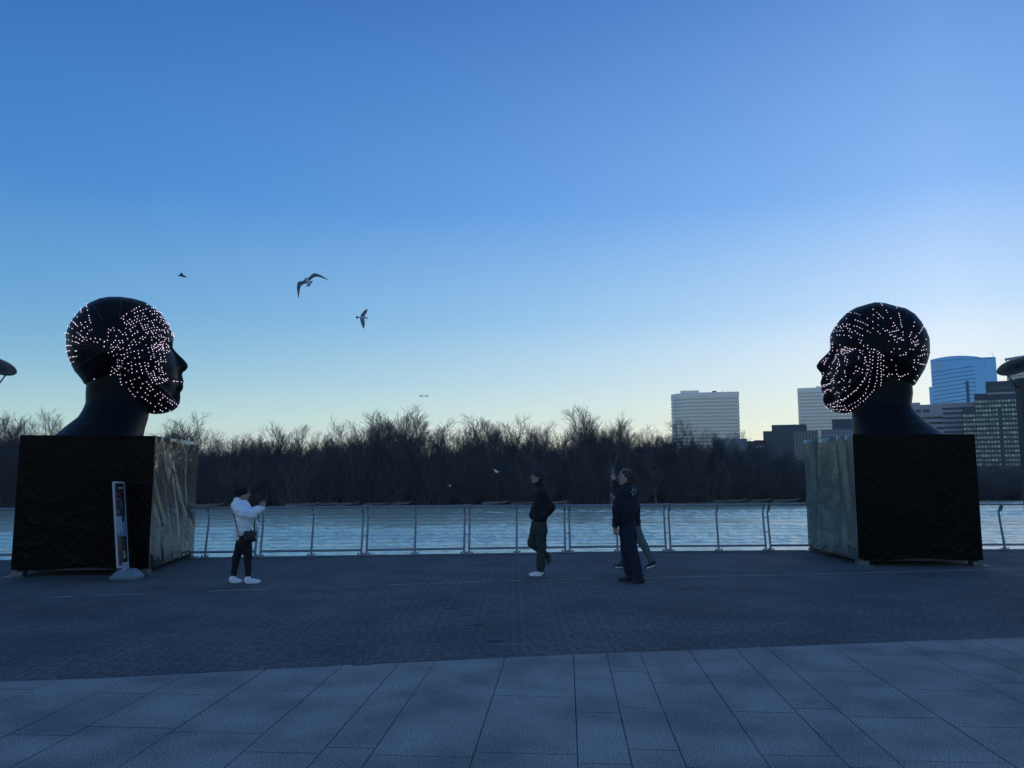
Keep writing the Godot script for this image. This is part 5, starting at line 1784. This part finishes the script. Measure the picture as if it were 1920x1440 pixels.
	b.ell(hc + bs * Vector3(-0.075, -0.005, 0), Vector3(0.052, 0.075, 0.074), bs, 0.03)
	b.ell(hc + bs * Vector3(0.045, 0.098, 0), Vector3(0.05, 0.032, 0.06), bs, 0.03)
	cloth_part("hair", b, M.brown_hair, t, 0.007, folds(24, 0.02, 26, 26))
	for q in [[J.call(1382, 1337, 0.12), J.call(1240, 1337, 0.17), J.call(1325, 1272, 0.12)], [J.call(1262, 1312, -0.10), J.call(1098, 1312, -0.06), J.call(1226, 1250, -0.1)]]:
		var sm := MB.new()
		var so := MB.new()
		var lift := Vector3(0, -q[0].y, 0)
		shoe(sm, so, q[0] + lift, q[1] + lift, q[2])
		var sh := put("shoe", sm, M.black_shoe, t)
		put("sole", so, M.black_shoe, sh)
	var ph := thing("smartphone", "small phone with a bright edge in the navy-jacketed person's hand", "phone", t.transform * J.call(1064, 459, -0.11), t.rotation.y)
	var pm := MB.new()
	pm.box(Vector3.ZERO, Vector3(0.07, 0.14, 0.008), Basis(Vector3(0, 0, 1), 0.65) * Basis(Vector3(0, 1, 0), 1.3), 0.003)
	put("case", pm, M.white_plastic, ph)

func man_with_phone():
	var at := Vector3(2.38, 0.0, -15.06)
	var t := thing("person", "fair-haired person in a dark coat and grey-green jeans raising a phone, mid-stride", "person", at, face_camera(at))
	var J := scaler(1310.0, 0.00181, 1187.0, 0.001813)
	var mb := MB.new()
	var b := Body.new()
	var hc: Vector3 = J.call(1206, 212)
	b.chain([J.call(1300, 760), J.call(1290, 560), J.call(1262, 390), J.call(1236, 315), J.call(1216, 245)], [0.10, 0.09, 0.085, 0.05, 0.048], 0.04)
	for s in [-1, 1]: b.cap(J.call(1262, 390), J.call(1255, 390, 0.18 * s), 0.055, 0.04, 0.04)
	b.chain([J.call(1310, 760, 0.09), J.call(1400, 950, 0.085), J.call(1478, 1110, 0.08)], [0.08, 0.05, 0.036])
	b.chain([J.call(1295, 760, -0.09), J.call(1228, 960, -0.09), J.call(1162, 1125, -0.09)], [0.08, 0.05, 0.036])
	b.chain([J.call(1252, 390, 0.19), J.call(1160, 400, 0.20), J.call(1092, 265, 0.10)], [0.05, 0.04, 0.028])
	b.chain([J.call(1255, 390, -0.19), J.call(1170, 420, -0.16), J.call(1098, 318, -0.02)], [0.05, 0.04, 0.028])
	b.build(mb, 0.016)
	b = Body.new()
	var bs := head_shape(b, hc, Vector3(-1, 0.12, 0.05), 1.0)
	b.build(mb, 0.006)
	b = Body.new()
	hand_shape(b, J.call(1092, 265, 0.10), Vector3(-0.25, 1, -0.15), Vector3(0.2, 0, -1.0), 0.6, -1.0)
	hand_shape(b, J.call(1098, 318, -0.02), Vector3(-0.5, 0.8, 0.1), Vector3(0.4, 0, 1.0), 0.6, 1.0)
	b.build(mb, 0.005)
	put("body", mb, M.skin, t)
	eyes(t, hc, bs)
	b = Body.new()
	b.chain([J.call(1308, 745, 0.08), J.call(1330, 830, 0.085), J.call(1404, 955, 0.085), J.call(1468, 1090, 0.08)], [0.115, 0.105, 0.074, 0.058])
	b.chain([J.call(1292, 745, -0.08), J.call(1272, 830, -0.085), J.call(1228, 960, -0.09), J.call(1168, 1108, -0.09)], [0.115, 0.105, 0.074, 0.058])
	cloth_part("jeans", b, M.sage_denim, t, 0.014, folds(31, 0.010, 7, 5))
	b = Body.new()
	for s in [-1, 1]: b.chain([J.call(1265, 400, 0.09 * s), J.call(1285, 560, 0.085 * s), J.call(1298, 720, 0.085 * s)], [0.13, 0.132, 0.126], 0.06)
	b.cap(J.call(1245, 345), J.call(1238, 325), 0.085, 0.072, 0.03)
	b.chain([J.call(1256, 390, 0.18), J.call(1165, 402, 0.20), J.call(1098, 278, 0.105)], [0.086, 0.074, 0.05], 0.04)
	b.chain([J.call(1256, 390, -0.18), J.call(1175, 420, -0.16), J.call(1104, 330, -0.03)], [0.086, 0.074, 0.05], 0.04)
	cloth_part("coat", b, M.dark_coat, t, 0.014, folds(32, 0.012, 7, 6))
	b = Body.new()
	b.ell(hc + bs * Vector3(-0.020, 0.066, 0), Vector3(0.102, 0.078, 0.084), bs, 0.03)
	b.ell(hc + bs * Vector3(-0.078, 0.01, 0), Vector3(0.042, 0.065, 0.07), bs, 0.03)
	cloth_part("hair", b, M.fair_hair, t, 0.007, folds(34, 0.018, 26, 26))
	for q in [[J.call(1528, 1138, 0.08), J.call(1398, 1187, 0.10), J.call(1478, 1105, 0.08)], [J.call(1196, 1187, -0.09), J.call(1068, 1187, -0.07), J.call(1172, 1120, -0.09)]]:
		var sm := MB.new()
		var so := MB.new()
		shoe(sm, so, q[0], q[1], q[2])
		var sh := put("shoe", sm, M.black_shoe, t)
		put("sole", so, M.white_shoe, sh)
	var ph := thing("smartphone", "smartphone raised high above the heads of the two standing men", "phone", t.transform * J.call(1079, 178, 0.05), t.rotation.y)
	var tilt := Basis(Vector3(0, 1, 0), 0.35)
	var pm := MB.new()
	pm.box(Vector3.ZERO, Vector3(0.080, 0.160, 0.009), tilt, 0.003)
	put("case", pm, M.phone_body, ph)
	pm = MB.new()
	pm.box(tilt * Vector3(0, 0, 0.0052), Vector3(0.073, 0.150, 0.001), tilt)
	put("screen", pm, M.phone_screen, ph)

# ---------------------------------------------------------------- information board by the left pedestal
func sign_board():
	var t := thing("information_board", "narrow free-standing printed information board on a grey plastic foot", "information board", Vector3(-6.75, 0, -13.66), 0.0)
	var turn := Basis(Vector3(0, 0, 1), 0.11) * Basis(Vector3.UP, PI / 2 + 0.18)
	var foot := MB.new()
	var lowp := PackedVector2Array([Vector2(-0.22, -0.16), Vector2(0.22, -0.16), Vector2(0.22, 0.16), Vector2(-0.22, 0.16)])
	var highp := PackedVector2Array([Vector2(-0.11, -0.09), Vector2(0.11, -0.09), Vector2(0.11, 0.09), Vector2(-0.11, 0.09)])
	foot.prism(lowp, 0.004, 0.05)
	for i in 4:
		var j := (i + 1) % 4
		foot.quad(Vector3(lowp[j].x, 0.05, lowp[j].y), Vector3(lowp[i].x, 0.05, lowp[i].y), Vector3(highp[i].x, 0.165, highp[i].y), Vector3(highp[j].x, 0.165, highp[j].y))
	foot.prism(highp, 0.12, 0.166)
	var fo := put("foot", foot, M.grey_plastic, t)
	fo.position = Vector3(0.06, 0, 0)
	var stem := MB.new()
	for z in [-0.06, 0.06]: stem.box(Vector3(0.02, 0.2, z), Vector3(0.05, 0.16, 0.05), turn)
	put("stem", stem, M.white_plastic, t)
	var hgt := 1.46
	var wid := 0.56
	for q in [[Vector3(-wid / 2, 0.21 + hgt / 2, 0), Vector3(0.035, hgt, 0.03)], [Vector3(wid / 2, 0.21 + hgt / 2, 0), Vector3(0.035, hgt, 0.03)], [Vector3(0, 0.215, 0), Vector3(wid - 0.036, 0.035, 0.03)], [Vector3(0, 0.205 + hgt, 0), Vector3(wid - 0.036, 0.035, 0.03)]]:
		var fr := MB.new()
		fr.box(turn * q[0], q[1], turn, 0.004)
		put("frame", fr, M.white_plastic, t)
	var back := MB.new()
	back.box(turn * Vector3(0, 0.21 + hgt / 2, 0), Vector3(wid - 0.04, hgt - 0.02, 0.012), turn)
	put("panel", back, M.lamp_paint, t)
	var im := Image.create(140, 364, false, Image.FORMAT_RGB8)
	im.fill(Color(0.075, 0.085, 0.10))
	im.fill_rect(Rect2i(58, 18, 66, 6), Color(0.75, 0.76, 0.78))
	for k in 4: im.fill_rect(Rect2i(22 + (k % 2) * 6, 34 + k * 9, 92 - k * 7, 6), Color(0.40, 0.10, 0.13))
	for q in [[26, 70, 90, 3], [60, 84, 60, 5], [60, 93, 48, 4], [60, 104, 52, 4], [22, 122, 44, 4], [22, 130, 36, 4]]: im.fill_rect(Rect2i(q[0], q[1], q[2], q[3]), Color(0.50, 0.51, 0.52))
	im.fill_rect(Rect2i(10, 146, 120, 92), Color(0.62, 0.66, 0.72))
	im.fill_rect(Rect2i(10, 222, 60, 16), Color(0.25, 0.48, 0.66))
	im.fill_rect(Rect2i(70, 214, 60, 24), Color(0.42, 0.62, 0.74))
	for y in range(110, 178):
		for x in range(78, 124):
			if pow((x - 101) / 22.0, 2) + pow((y - 144) / 34.0, 2) < 1.0: im.set_pixel(x, y, Color(0.10, 0.13, 0.33) if (x + y / 2) % 17 > 3 else Color(0.30, 0.24, 0.34))
	var r := RandomNumberGenerator.new()
	r.seed = 4
	for k in 26: im.fill_rect(Rect2i(r.randi_range(14, 120), r.randi_range(180, 224), r.randi_range(2, 5), r.randi_range(4, 12)), [Color(0.2, 0.2, 0.3), Color(0.55, 0.3, 0.35), Color(0.3, 0.35, 0.5)][k % 3])
	for k in 12: im.fill_rect(Rect2i(18, 246 + k * 4, r.randi_range(80, 104), 2), Color(0.36, 0.37, 0.38))
	im.fill_rect(Rect2i(76, 300, 36, 36), Color(0.60, 0.61, 0.62))
	for k in 7: im.fill_rect(Rect2i(18, 300 + k * 6, 44, 2), Color(0.30, 0.31, 0.32))
	var pr := mat("print", Color.WHITE, 0.45)
	pr.albedo_texture = ImageTexture.create_from_image(im)
	var qm := QuadMesh.new()
	qm.size = Vector2(wid - 0.04, hgt - 0.04)
	var o := put("print", qm, pr, t)
	o.transform = Transform3D(turn, turn * Vector3(0, 0, 0.0085) + turn * Vector3(0, 0.21 + hgt / 2, 0))

# ---------------------------------------------------------------- birds
func wing(lead: Array, trail: Array, z: Array, th: float) -> MB:
	var mb := MB.new()
	var pos := PackedVector3Array()
	for i in lead.size():
		var l := Vector3(lead[i].x, lead[i].y, z[i])
		var t := Vector3(trail[i].x, trail[i].y, z[i] - 0.02)
		var up := Vector3(0, 0, th * (1.0 - 0.8 * i / lead.size()))
		for q in [l, l.lerp(t, 0.2) + up, l.lerp(t, 0.6) + up * 0.6, t, l.lerp(t, 0.6) - up * 0.3, l.lerp(t, 0.2) - up * 0.6, l]: pos.append(q)
	mb.grid(pos, 7, (lead[-1] - lead[0]).cross(trail[0] - lead[0]) < 0.0)
	return mb

func pts2(a: Array, o: Vector2, s: float) -> Array:
	var r := []
	for i in range(0, a.size(), 2): r.append(Vector2(a[i] - o.x, o.y - a[i + 1]) * s)
	return r

func bird(label: String, at: Vector3, turn: float, s: float, o: Vector2, body: Array, wings: Array, tail: Array, mats: Array, cat := "gull"):
	var t := thing(cat.replace(" ", "_"), label, cat, at, turn)
	var bb := Body.new()
	var bp := pts2(body[0], o, s)
	var br: Array = body[1]
	for i in bp.size() - 1: bb.cap(Vector3(bp[i].x, bp[i].y, 0.0), Vector3(bp[i + 1].x, bp[i + 1].y, 0.0), br[i] * s, br[i + 1] * s, 0.03)
	var mb := MB.new()
	bb.build(mb, maxf(br.max() * s / 5.0, 0.008))
	put("body", mb, mats[0], t)
	for w in wings: put("wing", wing(pts2(w[0], o, s), pts2(w[1], o, s), w[2], 0.02), mats[1], t)
	if tail:
		var tl := pts2(tail, o, s)
		put("tail", wing([tl[0], tl[1], tl[2]], [tl[0] + Vector2(0.001, 0.001), tl[3], tl[4]], [0.0, 0.0, 0.0], 0.012), mats[2], t)

func birds():
	var at := Vector3(-7.06, 8.38, -26.0)
	bird("gull gliding with wings bowed down, largest bird in the sky", at, face_camera(at), 0.00092, Vector2(650, 530), [[560, 400, 600, 450, 650, 530, 700, 600, 730, 640], [22, 55, 80, 60, 25]], [
		[[640, 420, 720, 350, 800, 268, 880, 232, 1000, 240, 1180, 300, 1300, 350, 1400, 392], [720, 500, 790, 440, 850, 395, 930, 365, 1050, 350, 1200, 375, 1320, 392, 1402, 402], [0.05, 0.08, 0.12, 0.14, 0.12, 0.05, -0.02, -0.08]],
		[[570, 430, 500, 520, 400, 570, 310, 590, 272, 680, 265, 800, 285, 960, 325, 1170], [620, 620, 540, 640, 470, 690, 410, 750, 385, 830, 370, 920, 355, 1040, 338, 1175], [0.05, 0.08, 0.12, 0.14, 0.12, 0.06, 0.0, -0.06]]],
		[640, 560, 835, 485, 850, 500, 735, 690, 560, 735], [M.gull_white, M.gull_grey, M.gull_dark])
	at = Vector3(-7.11, 9.13, -36.0)
	bird("banking gull with raised and lowered wings, right of the largest bird", at, face_camera(at), 0.00121, Vector2(620, 700), [[480, 690, 560, 690, 650, 690, 730, 690, 785, 705, 805, 755], [22, 40, 45, 38, 26, 6]], [
		[[690, 660, 705, 610, 760, 540, 790, 470, 800, 400, 785, 335], [525, 660, 545, 610, 590, 540, 650, 455, 710, 390, 775, 330], [0.0, 0.06, 0.1, 0.1, 0.06, 0.0]],
		[[680, 720, 690, 800, 712, 880, 708, 970, 700, 1050, 685, 1125], [520, 720, 530, 800, 555, 900, 590, 1000, 635, 1080, 675, 1130], [0.0, 0.06, 0.1, 0.1, 0.06, 0.0]]],
		[500, 690, 420, 630, 355, 680, 365, 740, 430, 765], [M.gull_white, M.gull_grey, M.gull_dark])
	at = Vector3(-26.31, 17.4, -60.0)
	bird("small dark bird flying level above the left giant head", at, face_camera(at), 0.0091, Vector2(195, 170), [[163, 172, 185, 168, 205, 173, 230, 178], [4, 8, 8, 3]], [
		[[205, 168, 195, 155, 185, 152], [185, 168, 180, 160, 178, 158], [0.0, 0.2, 0.4]], [[205, 168, 190, 160, 178, 160], [188, 172, 180, 168, 176, 165], [0.0, 0.2, 0.4]]], [], [M.gull_dark, M.gull_dark, M.gull_dark], "bird")
	for q in [[-14.2, "left"], [-13.35, "right"]]:
		at = Vector3(q[0], 13.64, -120.0)
		bird("%s one of two tiny distant birds above the treeline" % q[1], at, face_camera(at), 0.02, Vector2(0, 0), [[-12, 0, 0, 0, 12, 2], [2, 4, 1]], [
			[[4, 0, 12, -6, 22, -4], [-4, 0, 4, -4, 20, -3], [0.0, 0.2, 0.3]], [[-2, 0, -10, -7, -22, -3], [4, 0, -4, -4, -20, -2], [0.0, 0.1, 0.2]]], [], [M.gull_grey, M.gull_dark, M.gull_dark], "bird")
	at = Vector3(-1.24, 1.88, -60.0)
	bird("white gull flying low in front of the dark wood", at, face_camera(at), 0.00145, Vector2(870, 690), [[800, 620, 850, 660, 900, 710, 940, 740], [30, 60, 55, 25]], [
		[[860, 640, 800, 580, 740, 570, 700, 590], [820, 680, 790, 630, 750, 610, 705, 600], [0.0, 0.1, 0.2, 0.3]], [[900, 690, 950, 670, 1000, 665, 1035, 680], [900, 730, 950, 720, 1000, 710, 1035, 695], [0.0, 0.1, 0.2, 0.3]]],
		[920, 720, 980, 760, 1010, 790, 990, 805, 950, 770], [M.gull_white, M.gull_white, M.gull_white])
	at = Vector3(-7.2, 0.24, -90.0)
	bird("distant white gull skimming the far bank left of the beanie-wearing person", at, face_camera(at), 0.006, Vector2(0, 0), [[-18, 0, 0, 0, 18, 3], [6, 14, 5]], [
		[[6, -4, 14, -14, 26, -16], [-8, -4, 4, -10, 22, -14], [0.0, 0.1, 0.2]], [[2, -4, -10, -12, -24, -12], [10, 0, -4, -6, -22, -9], [0.0, 0.1, 0.2]]], [], [M.gull_white, M.gull_white, M.gull_grey])
